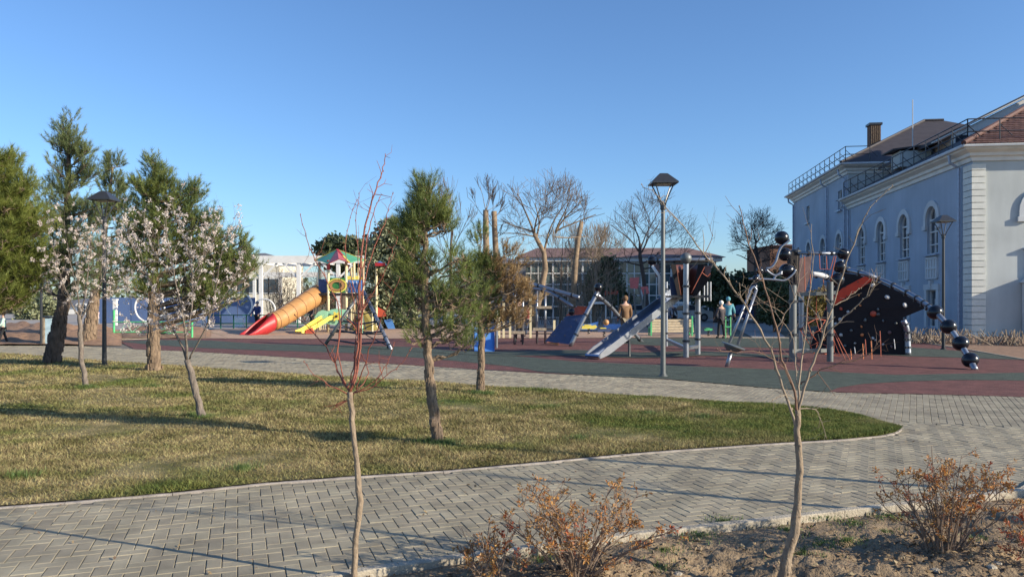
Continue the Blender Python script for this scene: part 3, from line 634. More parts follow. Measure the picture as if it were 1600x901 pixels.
# ------------------------------------------------------------------ glazed hall in the middle distance
Yh = 72.0
def X_(px, Y=Yh): return (px-800)/F*Y
def Z_(py, Y=Yh): return CH-(py-HY)/F*Y
hall = thing('glazed_hall', 'long glazed hall with white grid frame and brown hipped roof behind the bare trees', 'building', (X_(960), Yh, 0))
x0, x1, zt = X_(818), X_(1118), Z_(408)
mb = MB(); mb.box(((x0+x1)/2, Yh+6, zt/2), (x1-x0-.3, 11.4, zt)); mb.build('wall', M['gglass'], hall)
mb = MB(); nc = 26; nr = 5
for i in range(nc+1):
    x = x0+(x1-x0)*i/nc; mb.box((x, Yh, zt/2), (.16 if i % 4 == 0 else .09, .12, zt))
for j in range(nr+1): mb.box(((x0+x1)/2, Yh-.01, .1+(zt-.2)*j/nr), (x1-x0, .12, .10))
mb.build('glazing_frame', M['white'], hall)
pw, ph = (x1-x0)/nc*.9, zt/nr*.9; pm = MB(); pm.box((0, 0, 0), (pw, .04, ph)); p0 = None
for i in range(nc):
    for j in range(nr):
        if p0 is None: p0 = pm.build('pane', M['gglass'], None); o = p0
        else: o = p0.copy(); C.objects.link(o)
        o.parent = hall; o.location = Vector((x0+(x1-x0)*(i+.5)/nc, Yh+.06, zt*(j+.5)/nr))-Vector((X_(960), Yh, 0)); o.rotation_euler = (random.gauss(0, .01), 0, random.gauss(0, .02))
mb = MB(); mb.box(((x0+x1)/2, Yh+5.8, zt+.15), (x1-x0+1.0, 12.6, .34)); mb.build('cornice', M['white'], hall)
mb = MB(); zr = Z_(391); xa, xb = x0-.8, x1+.8; mb.add([(xa, Yh-.8, zt+.34), (xb, Yh-.8, zt+.34), (xb, Yh+13, zt+.34), (xa, Yh+13, zt+.34), (xa+2.2, Yh+4, zr+.5), (xb-2.4, Yh+4, zr+.5)], [(0,1,5,4),(1,2,5),(2,3,4,5),(3,0,4),(0,3,2,1)]); mb.build('roof', M['roofbrown'], hall)
# dark hipped house left of it
def house(label, px0, px1, pyt, pyr, Y, wm, rm, depth=9, wins=0, name='house'):
    h = thing(name, label, 'house', (X_((px0+px1)/2, Y), Y, 0)); a, b = X_(px0, Y), X_(px1, Y); z = Z_(pyt, Y); zr = Z_(pyr, Y)
    mb = MB(); mb.box(((a+b)/2, Y+depth/2, z/2), (b-a, depth, z)); mb.build('wall', wm, h); q = min((b-a)/2.2, depth/2)
    mb = MB(); o_ = .4; mb.add([(a-o_, Y-o_, z), (b+o_, Y-o_, z), (b+o_, Y+depth+o_, z), (a-o_, Y+depth+o_, z), (a+q, Y+depth/2, zr), (b-q, Y+depth/2, zr)], [(0,1,5,4),(1,2,5),(2,3,4,5),(3,0,4),(0,3,2,1)]); mb.build('roof', rm, h)
    for k in range(wins):
        x = a+(b-a)*(k+.5)/wins; mb = MB(); mb.box((x, Y-.03, z*.55), (1.2, .1, 1.6)); w_ = mb.build('window', M['wframe'], h)
        mb = MB(); mb.box((x, Y-.09, z*.55), (.95, .06, 1.35)); mb.build('pane', M['glass'], w_)
    return h
house('dark grey roofed building half hidden behind the dead brown pine', 742, 822, 412, 396, 66, M['greyroof'], M['greyroof'])
house('cream house with grey hipped roof behind the white pergola', 340, 436, 406, 391, 78, M['offwhite'], M['greyroof'], wins=6)
house('low red-brown brick building beyond the dark bare tree, left of the blue building', 1203, 1300, 384, 377, 92, M['brick'], M['roofbrown'], wins=2)
house('distant white house beyond the red slide tube, far left of the pergola', 60, 150, 478, 466, 96, M['white'], M['greyroof'], wins=2)
house('low cream wall house glimpsed past the leftmost pines', -30, 60, 482, 470, 110, M['offwhite'], M['greyroof'], wins=2)
# white pergola
pg = thing('pergola', 'white steel pergola with deep fascia and diagonal braces left of the play tower', 'pergola', (X_(450, 55), 55, 0))
def Pm(px, py, Y): return P(px, py, Y)
zT, zB = Z_(399.5, 55), Z_(411, 55); xa, xb = X_(399, 55), X_(606, 55)
mb = MB(); mb.box(((xa+xb)/2, 55, (zT+zB)/2), (xb-xa, .12, zT-zB)); mb.box((xa, 57.5, (zT+zB)/2), (.12, 5, zT-zB)); mb.box(((xa+xb)/2, 60, (zT+zB)/2), (xb-xa, .12, zT-zB)); mb.build('fascia', M['white'], pg)
for k in range(7):
    mb = MB(); x = xa+(xb-xa)*(k+.5)/7; mb.box((x, 57.5, zB+.12), (.08, 4.8, .2)); mb.build('rafter', M['white'], pg)
for px in (407, 466, 528, 590):
    mb = MB(); x = X_(px, 55); mb.box((x, 55.1, zB/2), (.26, .2, zB)); mb.build('post', M['white'], pg)
    for sg in (-1, 1):
        mb = MB(); mb.beam((x, 55.12, zB-1.1), (x+sg*1.15, 55.12, zB), .12, .12); mb.build('brace', M['white'], pg)
pg2 = thing('pergola', 'lower white pergola standing behind the taller one', 'pergola', (X_(450, 66), 66, 0)); zT, zB = Z_(425, 66), Z_(433, 66)
mb = MB(); mb.box((X_(460, 66), 66, (zT+zB)/2), (X_(520, 66)-X_(410, 66), .12, zT-zB)); mb.box((X_(460, 66), 68.5, zT-.1), (X_(520, 66)-X_(410, 66), 4.8, .1)); mb.build('canopy', M['white'], pg2)
for px in (397, 438, 498):
    mb = MB(); mb.box((X_(px, 66), 66.1, zB/2), (.24, .2, zB)); mb.build('post', M['white'], pg2)
# screen wall with its blue shade put into the colour; posts and rings
bw = thing('shade_blue_boarding', 'long low screen wall tinted blue for its shade, behind the blossom trees', 'screen wall', (X_(270, 58), 58, 0))
for k in range(9):
    mb = MB(); a = X_(150, 58)+k*1.34; mb.box((a+.65, 58+.02*(k % 2), .95), (1.3, .08, 1.9)); mb.build('panel', M['shadewall'], bw)
for k, (px, lab) in enumerate([(180, 'white post with pale green foot, leftmost of three before the screen wall'), (303, 'white post in the middle of the screen wall beside the right blossom tree'), (318, 'white post nearest the right end of the screen wall')]):
    t = thing('post', lab, 'post', (X_(px, 52), 52, 0)); mb = MB(); mb.box((X_(px, 52), 52, .85), (.22, .22, 1.7)); mb.build('shaft', M['white'], t); mb = MB(); mb.box((X_(px, 52), 52, 1.74), (.3, .3, .08)); mb.build('cap', M['white'], t)
def ring(px, py, rpx, Y, label, a0=0, a1=360):
    c = P(px, py, Y); r = rpx/F*Y; t = thing('ring_arch', label, 'ring', (c.x, c.y, 0)); mb = MB()
    mb.tube([c+Vector((r*math.cos(R(a)), 0, r*math.sin(R(a)))) for a in np.linspace(a0, a1, 33)], .055, 7); mb.build('hoop', M['white'], t)
    mb = MB(); mb.box((c.x, c.y, max(.1, (c.z-r)/2)), (.5, .3, max(.1, c.z-r+.06))); mb.build('plinth', M['white'], t)
ring(234, 480, 23, 51, 'white ring arch half hidden by the right blossom tree')
ring(374, 477, 20, 50, 'white ring arch standing just left of the red slide exit')
ring(413, 484, 17, 54, 'white ring arch rising behind the orange tube slide')
# palm
pt = P(385, 395, 62); t = thing('palm_tree', 'short fan palm rising behind the pines left of the pergola', 'palm', (pt.x, pt.y, 0))
mb = MB(); mb.tube([(pt.x, pt.y, 0), (pt.x+.05, pt.y, pt.z-.3), (pt.x, pt.y, pt.z)], [.2, .16, .14], 8); mb.build('trunk', M['greybark'], t)
V = []
for k in range(46):
    a = random.uniform(0, 6.28); e = random.uniform(.2, 1.5); d = Vector((math.cos(a)*math.cos(e), math.sin(a)*math.cos(e), math.sin(e))); s_ = d.cross(Vector((0, 0, 1))).normalized()
    for q in range(7):
        dd = (d+s_*(q-3)*.16).normalized(); L = random.uniform(.7, 1.0); V.append([pt+d*.15-s_*.03, pt+d*.15+s_*.03, pt+dd*L])
tri_mesh('crown', np.array([[tuple(v) for v in q] for q in V]), M['evergreen'], t)
# ------------------------------------------------------------------ vegetation
def unit(v): return v/np.maximum(1e-9, np.linalg.norm(v, axis=-1, keepdims=True))
def needle_tufts(Cn, Ax, m, nl, wd, L):
    """needles round shoots: centres (n,3), axes (n,3), m needles each"""
    n = len(Cn); t = RNG.uniform(0, 1, (n, m)); base = Cn[:, None, :]+Ax[:, None, :]*(t*L*1.25)[..., None]
    rd = unit(RNG.normal(0, 1, (n, m, 3))); perp = unit(rd-(rd*Ax[:, None, :]).sum(-1, keepdims=True)*Ax[:, None, :])
    sp = RNG.uniform(.25, .8, (n, m, 1)); d = unit(Ax[:, None, :]*(1.15-sp*.8)+perp*sp); l = nl*RNG.uniform(.7, 1.15, (n, m, 1))
    sd_ = unit(np.cross(d, RNG.normal(0, 1, (n, m, 3))))*wd/2
    return np.stack([base-sd_, base+sd_, base+d*l], 2).reshape(-1, 3, 3)
def curve_pts(a, b, sag, n=5, jit=.0):
    a = Vector(a); b = Vector(b); out = []
    for i in range(n+1):
        t = i/n; p = a.lerp(b, t)+Vector((0, 0, -sag*math.sin(math.pi*t)))
        if 0 < i < n: p += Vector((random.gauss(0, jit), random.gauss(0, jit), random.gauss(0, jit)))
        out.append(p)
    return out
def pine(label, base, trunkpx, Y, rads, lobes, ntuft, tuftm=26, nl=.13, wd=.007, nmat='needle', bark='bark', group='pine trees', dead=None, parts=False, shoot=.16, brn=.10, cat='pine tree'):
    """trunkpx: pixel trace of the stem; lobes: (px,py,rx,ry,weight[,dY]) pixel ellipses filled with shoots"""
    tp = [P(x, y, Y) for x, y in trunkpx]; tp[0].z = -.05
    root = thing('pine_tree', label, cat, (tp[0].x, Y, 0), group); mb = MB()
    sm = []; rs = []
    for i in range(len(tp)-1):
        for q in range(5):
            t = q/5; sm.append(tp[i].lerp(tp[i+1], t)+Vector((random.gauss(0, .008), random.gauss(0, .008), 0))); rs.append((rads[i]*(1-t)+rads[i+1]*t)*random.uniform(.94, 1.07))
    sm.append(tp[-1]); rs.append(rads[-1]); rs[0] *= 1.12; mb.tube(sm, rs, 12)
    for _ in range(int(len(sm)*16)):         # plates of bark standing off the stem
        i = random.randrange(0, len(sm)-1); a = random.uniform(0, 6.28); r = rs[i]; p = sm[i].lerp(sm[i+1], random.random())+Vector((math.cos(a), math.sin(a), 0))*r*.96
        if r > .035: mb.box(p, (r*.16, r*.34, r*random.uniform(.5, 1.1)), rz=a+random.uniform(-.2, .2))
    mb.build('trunk', M[bark], root, smooth=False)
    bm = MB(); CC = []; AA = []; sc_ = Y/F; tot = sum(l[4] for l in lobes)
    for lb in lobes:
        px, py, rx, ry, wt = lb[:5]; dY = lb[5] if len(lb) > 5 else 0; n = int(ntuft*1.9*wt/tot); nb = max(2, n//9)
        c = P(px, py, Y+dY); ex, ez = rx*(Y+dY)/F, ry*(Y+dY)/F; ey = lb[6] if len(lb) > 6 else min(max(ex, ez*.6), 1.8)
        for k in range(nb):
            d = Vector((random.gauss(0, 1), random.gauss(0, 1), random.gauss(0, 1))).normalized()*random.uniform(.1, 1)**.5
            e = c+Vector((d.x*ex*1.12, d.y*ey, d.z*ez*1.08)); i = min(range(len(sm)), key=lambda q: abs(sm[q].z-(e.z-.35*math.hypot(e.x-sm[q].x, e.y-sm[q].y)))+.3*math.hypot(e.x-sm[q].x, e.y-sm[q].y))
            if sm[i].z < .9*c.z-1.2 and False: continue
            s0 = sm[i]; pts = curve_pts(s0, e, .05*(e-s0).length, 5, .02); r0 = min(rs[i]*.55, .012+.012*(e-s0).length); bm.tube(pts, [r0*(1-.13*q) for q in range(6)], 5)
            L = (e-s0).length
            for q in range(9):
                t = random.uniform(.68, 1.03) if q else 1.0; k2 = min(4, int(t*5)); bp = pts[k2].lerp(pts[k2+1], min(1, t*5-k2))
                off = Vector((random.gauss(0, 1), random.gauss(0, 1), random.gauss(.35, .8))).normalized()*random.uniform(.04, .28)*min(1, .4+ez*.8)
                tc = bp+off
                bm.tube([bp, bp.lerp(tc, .6)+Vector((0, 0, -.02)), tc], [.006, .005, .004], 3, caps=False)
                ax = (off.normalized()*.5+(e-s0).normalized()*.4+Vector((0, 0, .75))).normalized(); CC.append(tuple(tc)); AA.append(tuple(ax))
    bm.build('branches', M[bark], root); CC = np.array(CC); AA = np.array(AA)
    if dead is not None:
        q = dead(CC); dk = RNG.uniform(0, 1, len(CC)) < q
        tri_mesh('dead_crown', needle_tufts(CC[dk], AA[dk], int(tuftm*1.2), nl, wd*1.25, shoot), M['deadneedle'], root); CC = CC[~dk]; AA = AA[~dk]
    tri_mesh('crown', needle_tufts(CC, AA, int(tuftm*1.25), nl, wd*1.25, shoot), M[nmat], root)
    return root
pine('leaning dark-trunked pine at the left, tallest, beside the green bin', None, [(80,569),(88,528),(98,480),(104,400),(106,300),(107,200)], 20.2, [.21,.185,.15,.11,.07,.025],
     [(108,205,14,26,.7),(96,240,26,26,.9),(128,235,20,24,.8),(100,285,36,30,1.4),(135,270,18,22,.6),(95,335,38,32,1.6),(135,340,30,34,1.3),(90,395,34,34,1.5),(130,400,34,34,1.4),(60,360,16,30,.6),(110,440,45,22,1.3),(60,430,26,26,.8)], 950, nmat='needle3', bark='darkbark')
pine('slim pale-trunked pine behind the left lamp, top showing between two bigger pines', None, [(136,537),(142,500),(147,470),(158,400),(168,330),(176,262)], 29.5, [.28,.2,.17,.12,.08,.03],
     [(177,262,12,16,.5),(160,285,14,12,.4),(188,285,12,14,.4),(185,320,22,26,1),(160,340,22,24,.9),(190,370,24,30,1.1),(155,400,30,30,1.1),(195,425,22,30,1),(150,445,30,20,.7)], 620, nl=.17, wd=.010, nmat='needle3', shoot=.2)
pine('stout pine with scaly pale trunk behind the right blossom tree, crown spread to the right', None, [(241,582),(240,530),(240,480),(241,400),(242,330),(241,262)], 18.0, [.155,.135,.125,.10,.06,.02],
     [(242,268,12,20,.5),(228,305,22,24,.9),(262,300,22,24,.8),(220,350,30,34,1.3),(265,350,34,34,1.3),(308,300,9,14,.3),(300,330,24,26,.8),(330,350,18,22,.7),(225,410,34,34,1.2),(285,400,34,34,1.3),(345,385,28,34,1.3),(372,425,26,32,1.3),(330,440,34,30,1.2),(388,400,10,22,.4),(240,450,36,24,.8),(350,462,30,16,.7),(385,384,6,10,.15)], 1500, nmat='needle')
pine('big yellow-green pine cut by the left edge of the photo', None, [(-62,600),(-58,520),(-50,420),(-40,330),(-30,250)], 14.6, [.2,.17,.13,.09,.03],
     [(5,265,26,26,.8),(-20,300,40,40,1),(40,300,14,18,.4),(15,330,40,36,1.4),(50,350,20,26,.8),(10,390,52,38,1.8),(45,420,26,34,1.2),(5,445,55,28,1.7),(-60,350,40,70,1),(20,468,30,14,.6),(-80,420,50,50,1)], 1500, tuftm=34, nl=.14, wd=.006, nmat='needle2', shoot=.14)
pine('young pine leaning left in mid lawn with an upright green top', None, [(686,697),(679,650),(672,600),(668,540),(664,470),(664,400),(664,350),(666,300)], 8.8, [.068,.06,.055,.048,.045,.035,.03,.012],
     [(667,303,12,13,.6,0,.10),(652,328,9,14,.35,0,.10),(678,332,17,20,.9,0,.16),(660,352,22,17,.9,0,.2),(694,350,8,14,.3,0,.1),(630,350,14,14,.5),(640,375,18,16,.6),(697,345,10,16,.35),(640,400,14,22,.5),(634,440,16,28,.7),(640,480,14,26,.5),(700,420,30,36,.6),(690,480,40,34,.9),(648,430,12,30,.5),(720,510,26,28,.6),(650,520,12,22,.3),(725,530,14,10,.2),(738,460,26,30,.5)], 580, tuftm=30, nl=.085, wd=.0034, nmat='needle', shoot=.10)
pine('small pine right of the leaning one, half its needles dead and brown', None, [(749,617),(752,580),(752,540),(751,490),(752,440),(752,395)], 13.6, [.075,.06,.055,.05,.035,.015],
     [(733,418,28,24,1.2),(760,425,26,28,1),(745,470,36,30,1.2),(715,465,22,26,.6),(745,505,26,20,.7),(790,430,26,30,.8),(805,465,22,28,.9),(780,480,26,26,.6),(822,480,18,22,.6),(742,372,16,14,.3),(790,400,20,18,.35)], 440, tuftm=28, nl=.11, wd=.0055, dead=lambda c: np.clip((c[:, 0]+.52)/.35, 0, 1), shoot=.12, nmat='needle')

# leafy clump trees
def leaf_tree(name, label, px, pby, Y, lobes, n, lm, leaf=.10, trunkm='darkbark', tr=.15, cat='tree', group=None, clump=.35, tall=None):
    x = X_(px, Y); root = thing(name, label, cat, (x, Y, 0), group); topz = max(P(l[0], l[1], Y).z for l in lobes)
    tb = MB(); tb.tube([(x, Y, -.1), (x+random.gauss(0, .05), Y, topz*.4), (x+random.gauss(0, .1), Y, topz*.85)], [tr, tr*.7, tr*.25], 9)
    V = []; tot = sum(l[4] for l in lobes)
    for lb in lobes:
        c = P(lb[0], lb[1], Y+(lb[5] if len(lb) > 5 else 0)); ex, ez = lb[2]*Y/F, lb[3]*Y/F; nc_ = int(n*lb[4]/tot/26)+1
        tb.tube(curve_pts((x, Y, min(topz*.7, max(.4, c.z-ez*1.1))), c, .1, 3), [tr*.4, tr*.3, tr*.2, tr*.1], 5)
        for k in range(nc_):
            d = unit(RNG.normal(0, 1, 3))*RNG.uniform(.25, 1)**.45; cc = np.array(c)+d*np.array([ex, max(ex, ez)*.8, ez])
            m = 26; pos = cc+RNG.normal(0, clump*.42, (m, 3))*np.array([1, 1, .7]); nrm_ = unit(RNG.normal(0, 1, (m, 3))+d*.9+np.array([0, 0, .4])); t1 = unit(np.cross(nrm_, RNG.normal(0, 1, (m, 3)))); t2 = np.cross(nrm_, t1)
            l = leaf*RNG.uniform(.6, 1.3, (m, 1)); V.append(np.stack([pos-t1*l, pos+t2*l*.5, pos+t1*l, pos-t2*l*.5], 1))
    tb.build('trunk', M[trunkm], root); tri_mesh('crown', np.concatenate(V), M[lm], root); return root
leaf_tree('evergreen_tree', 'round dark evergreen tree rising behind the play tower roof', 535, 500, 60, [(530,384,22,9,1),(515,392,14,10,.8),(550,388,20,12,1),(540,405,34,14,1),(565,400,16,14,.6)], 9000, 'evergreen', leaf=.22, tr=.3, clump=.8)
leaf_tree('olive_tree', 'tall grey-green leafy tree behind the A-frame, right of the play tower', 605, 520, 46, [(610,365,16,22,.8),(595,385,24,24,1),(630,380,18,26,.9),(600,420,34,26,1.2),(625,430,30,34,1.2),(598,470,28,30,1.2),(632,490,24,34,1),(600,510,26,18,.6)], 15000, 'olive', leaf=.13, tr=.25, clump=.5)
leaf_tree('conifer', 'dark layered conifer in front of the glazed hall', 945, 500, 62, [(948,415,14,10,.7),(945,432,24,12,1),(940,450,34,13,1.2),(950,466,34,12,1)], 9000, 'evergreen', leaf=.16, tr=.2, clump=.6)
leaf_tree('evergreen_tree', 'dark evergreen just right of the brown funnel tower', 1118, 500, 60, [(1118,432,12,12,.8),(1108,445,16,14,1),(1128,452,18,16,1),(1112,465,28,12,1)], 7000, 'evergreen', leaf=.18, tr=.2, clump=.6)
leaf_tree('evergreen_tree', 'broad low evergreen under the dark bare tree', 1165, 500, 66, [(1150,448,20,18,1),(1175,440,20,18,1),(1195,450,18,18,1),(1160,470,34,14,1),(1195,472,22,14,.8)], 9000, 'evergreen', leaf=.2, tr=.2, clump=.7)
leaf_tree('clipped_evergreen', 'dense olive-green clipped evergreen left of the rope tower posts', 1212, 510, 42, [(1198,462,10,34,1),(1215,455,16,34,1.2),(1228,470,10,36,1),(1210,490,24,20,1)], 14000, 'evergreen', leaf=.09, tr=.15, clump=.28, group=None)
leaf_tree('golden_shrub', 'golden-leaved bush seen between the rope tower posts', 1280, 515, 36, [(1268,472,16,18,1),(1288,468,14,20,1),(1278,492,24,18,1),(1302,480,10,18,.7)], 9000, 'gold', leaf=.055, tr=.06, clump=.22, cat='shrub')
for px, py, rx, lab in [(40,478,16,'small yellow-green pine beyond the road, near the left edge'), (85,472,12,'young yellow-green tree far beyond the earth heap'), (62,485,9,'low green bush beyond the road behind the green bin')]:
    leaf_tree('distant_tree', lab, px, 500, 70, [(px,py,rx,18,1),(px,py+12,rx*.8,12,.6)], 3000, 'olive', leaf=.16, tr=.1, clump=.5)
far = MB()
V = []
for k in range(900):
    x = random.uniform(-80, 75); y = random.uniform(96, 125)
    if 3 < x < 40: continue
    hh = 1.6+1.6*abs(math.sin(x*.31))+random.random(); c = np.array([x, y, random.uniform(.2, hh)]); m = 18
    pos = c+RNG.normal(0, .7, (m, 3)); n_ = unit(RNG.normal(0, 1, (m, 3))); t1 = unit(np.cross(n_, RNG.normal(0, 1, (m, 3)))); t2 = np.cross(n_, t1); l = .35*RNG.uniform(.6, 1.4, (m, 1)); V.append(np.stack([pos-t1*l, pos+t2*l*.6, pos+t1*l, pos-t2*l*.6], 1))
o = tri_mesh('far_wood', np.concatenate(V), M['evergreen'], kind='stuff'); tag(o, None, None)

# bare trees grown recursively
def grow(mb, tw, p, d, L, r, lev, maxlev, up=.12, spread=.6, kids=4, out=None, crown=None):
    n = 5 if lev < 2 else 3; pts = [Vector(p)]; q = Vector(p); dd = Vector(d).normalized()
    for i in range(n):
        dd = (dd+Vector((random.gauss(0, .13), random.gauss(0, .13), random.gauss(up*.5, .09)))+((q-crown[0]).normalized()*.10 if crown and lev else Vector((0, 0, 0)))).normalized(); q = q+dd*(L/n); pts.append(q.copy())
    if crown and lev >= 2:
        c, ex, ez = crown; w_ = pts[-1]-c
        if (w_.x/ex)**2+(w_.y/ex)**2+(w_.z/ez)**2 > (random.uniform(.9, 1.5) if lev >= 3 else 1.7): return
    rr = [max(.0085 if lev > 3 else .012, r*(1-.62*i/n)) for i in range(n+1)]; (mb if lev <= 1 else tw).tube(pts, rr, 7 if lev == 0 else (5 if lev == 1 else 3), caps=False)
    if out is not None and lev >= 2: out += pts[1:]
    if lev >= maxlev: return
    for k in range(kids+(1 if lev else 0)):
        i = random.randint(1 if lev else 2, n) if k else n; dk = (pts[i]-pts[i-1]).normalized(); s_ = Vector((random.gauss(0, 1), random.gauss(0, 1), random.gauss(.15, .6))).normalized()
        nd = (dk*(1-spread*.55)+s_*spread+Vector((0, 0, up))).normalized(); grow(mb, tw, pts[i], nd, L*random.uniform(.55, .86), rr[i]*random.uniform(.5, .72), lev+1, maxlev, up, spread, kids, out, crown)
def bare(label, trunkpx, Y, rads, starts, L, maxlev, kids, bm, tm, crownpx, up=.05, spread=.62, name='bare_tree', group='leafless trees beyond the playground', seed=1, cat='tree', minr=None):
    random.seed(seed); tp = [P(x, y, Y) for x, y in trunkpx]; tp[0].z = min(tp[0].z, -.05) if tp[0].z < .6 else -.05; root = thing(name, label, cat, (tp[0].x, Y, 0), group); a = MB(); b = MB()
    a.tube(tp, rads, 9); cr = None
    if crownpx: cr = (P(crownpx[0], crownpx[1], Y), crownpx[2]*Y/F, crownpx[3]*Y/F)
    for (px, py, dx, dz, Lf, rf) in starts:
        p = P(px, py, Y); grow(a, b, p, Vector((dx, random.gauss(0, .45), dz)), L*Lf, rf*.72, 1, maxlev, up, spread, kids, None, cr)
    a.build('trunk', M[bm], root, smooth=True); b.build('crown', M[tm], root); return root
bare('large bare tree with pale forked trunk in front of the glazed hall', [(828,516),(836,490),(845,455),(852,420),(850,395),(838,372),(832,358)], 44, [.27,.22,.19,.17,.14,.12,.08],
     [(833,360,-.5,1,1,.09),(832,362,-1,.5,1,.08),(838,372,.1,1,1.1,.09),(850,395,.6,.9,1.2,.10),(868,362,.3,1,1.1,.08),(868,362,.9,.7,1.1,.08),(835,365,.2,1,1.1,.08),(868,365,.6,1,1.1,.08),(836,370,-1,.2,1,.06),(868,370,1,.25,1,.06)], 2.3, 5, 4, 'btree', 'btwig', (855,345,74,74), seed=3)
bare('bare tree with wide fan crown left of the tall street lamp', [(1012,505),(1010,470),(1005,430),(1000,400),(1000,380)], 56, [.22,.18,.15,.13,.10],
     [(1003,415,-1,.6,1,.09),(1000,395,-.6,1,1.1,.09),(1000,382,.1,1,1.1,.09),(1002,395,.6,1,1.1,.09),(1003,412,1,.6,1.1,.09),(1003,420,1,.3,1,.08),(1000,390,.3,1,1.1,.08)], 3.0, 5, 4, 'dtwig', 'dtwig', (1012,365,78,64), seed=5)
bare('dark bare tree between the funnel tower and the blue building', [(1185,505),(1184,470),(1183,440),(1182,410),(1181,385)], 58, [.35,.3,.25,.2,.12],
     [(1182,415,-1,.5,1,.09),(1182,400,-.5,1,1,.09),(1181,388,.1,1,1,.09),(1182,400,.6,1,1,.09),(1182,412,1,.5,1,.09),(1183,425,-1,.1,1,.07),(1183,425,1,.1,.9,.07),(1181,385,-.3,1,1,.08)], 2.0, 5, 4, 'dtwig', 'dtwig', (1181,372,42,52), seed=9)
bare('thin twiggy bare tree right behind the green top of the leaning pine', [(706,500),(705,450),(704,400),(706,360)], 48, [.14,.11,.09,.06],
     [(704,400,-.3,1,1.2,.05),(705,380,.3,1,1.2,.05),(706,362,0,1,1.2,.05),(705,390,.7,.8,1,.05),(704,410,-.8,.7,1,.04)], 2.3, 5, 3, 'btwig', 'btwig', (712,338,44,66), up=.3, spread=.45, seed=11)
bare('pollarded trunk, left of a pair, with a spray of thin shoots on top', [(762,510),(760,450),(760,400),(759,360),(759,328)], 42, [.22,.19,.17,.17,.15],
     [(759,329,-.4,1,1,.03),(759,329,.1,1,1.1,.03),(760,328,.5,1,1,.03),(760,330,.9,.7,.9,.025),(758,340,-.9,.7,.8,.025),(760,350,.8,.6,.7,.02)], 1.4, 5, 3, 'btree', 'dtwig', (762,305,30,34), up=.3, spread=.45, seed=13)
bare('pollarded trunk, right of a pair, cut flat at the top', [(778,510),(776,450),(775,400),(773,360),(772,330)], 43, [.21,.19,.17,.16,.15],
     [(772,340,.8,.8,.8,.02),(773,360,-.8,.8,.7,.02),(774,372,.8,.6,.7,.02)], 1.0, 3, 3, 'btree', 'dtwig', (776,335,26,30), up=.3, spread=.45, seed=14)
bare('lopped trunk leaning right with a dark sawn top behind the big bare tree', [(893,505),(897,450),(899,410),(903,375),(909,346)], 50, [.2,.19,.18,.17,.14],
     [(909,348,.4,1,.7,.03),(906,362,.9,.5,.6,.02),(900,400,-.9,.7,.7,.02)], 1.3, 3, 3, 'btree', 'dtwig', None, up=.3, spread=.5, seed=15)
bare('pale twiggy tree in front of the hall, right of the lopped trunk', [(928,506),(929,470),(930,440),(931,415)], 53, [.13,.11,.10,.07],
     [(930,440,-.8,.8,1,.05),(930,425,-.4,1,1,.05),(931,418,.1,1,1,.05),(930,430,.5,1,1,.05),(930,440,.9,.8,1,.05),(929,455,1,.5,1,.04),(929,455,-1,.5,1,.04)], 2.2, 5, 4, 'paletwig', 'paletwig', (930,398,46,48), up=.2, spread=.55, seed=25)
bare('grey twiggy tree behind the forked trunk of the large bare tree', [(876,506),(876,470),(877,440),(877,410)], 55, [.13,.11,.10,.07],
     [(876,440,-.8,.8,1,.05),(877,425,-.4,1,1,.05),(877,412,.1,1,1,.05),(877,430,.5,1,1,.05),(876,440,.9,.8,1,.05)], 2.2, 5, 4, 'btwig', 'paletwig', (880,392,40,46), up=.2, spread=.55, seed=26)
def brush(label, x0, x1, yb, y0, y1, Y, n, mt, seed):
    random.seed(seed); x = X_((x0+x1)/2, Y); root = thing('bare_thicket', label, 'shrub', (x, Y, 0), 'pale thickets of bare shoots'); mb = MB()
    for k in range(n):
        a = random.uniform(x0, x1); top = random.uniform(y0, y1); p0 = P(a+random.gauss(0, 4), 505, Y+random.uniform(-1.5, 1.5)); p0.z = 0; p1 = P(a+random.gauss(0, 15), top, Y+random.uniform(-1.5, 1.5)); mid = p0.lerp(p1, .5)+Vector((random.gauss(0, .2), 0, 0))
        mb.tube([p0, mid, p1], [.022, .014, .006], 3, caps=False)
        for q in range(7):
            s0 = mid.lerp(p1, random.uniform(-.5, 1)); mb.tube([s0, s0+Vector((random.gauss(0, .5), random.gauss(0, .4), random.uniform(.1, .7)))], [.010, .005], 3, caps=False)
    mb.build('shoots', M[mt], root)
brush('pale thicket of bare shoots right of the big bare tree', 872, 958, 505, 350, 450, 53, 90, 'paletwig', 21)
brush('greyish thicket of bare shoots under the big bare tree crown', 800, 872, 505, 390, 460, 54, 50, 'btwig', 22)
brush('tangle of bare brown shoots behind the orange tube slide', 425, 500, 505, 412, 455, 60, 130, 'btwig', 23)
brush('bare shoots behind the play tower legs', 505, 580, 505, 410, 455, 63, 110, 'btwig', 24)

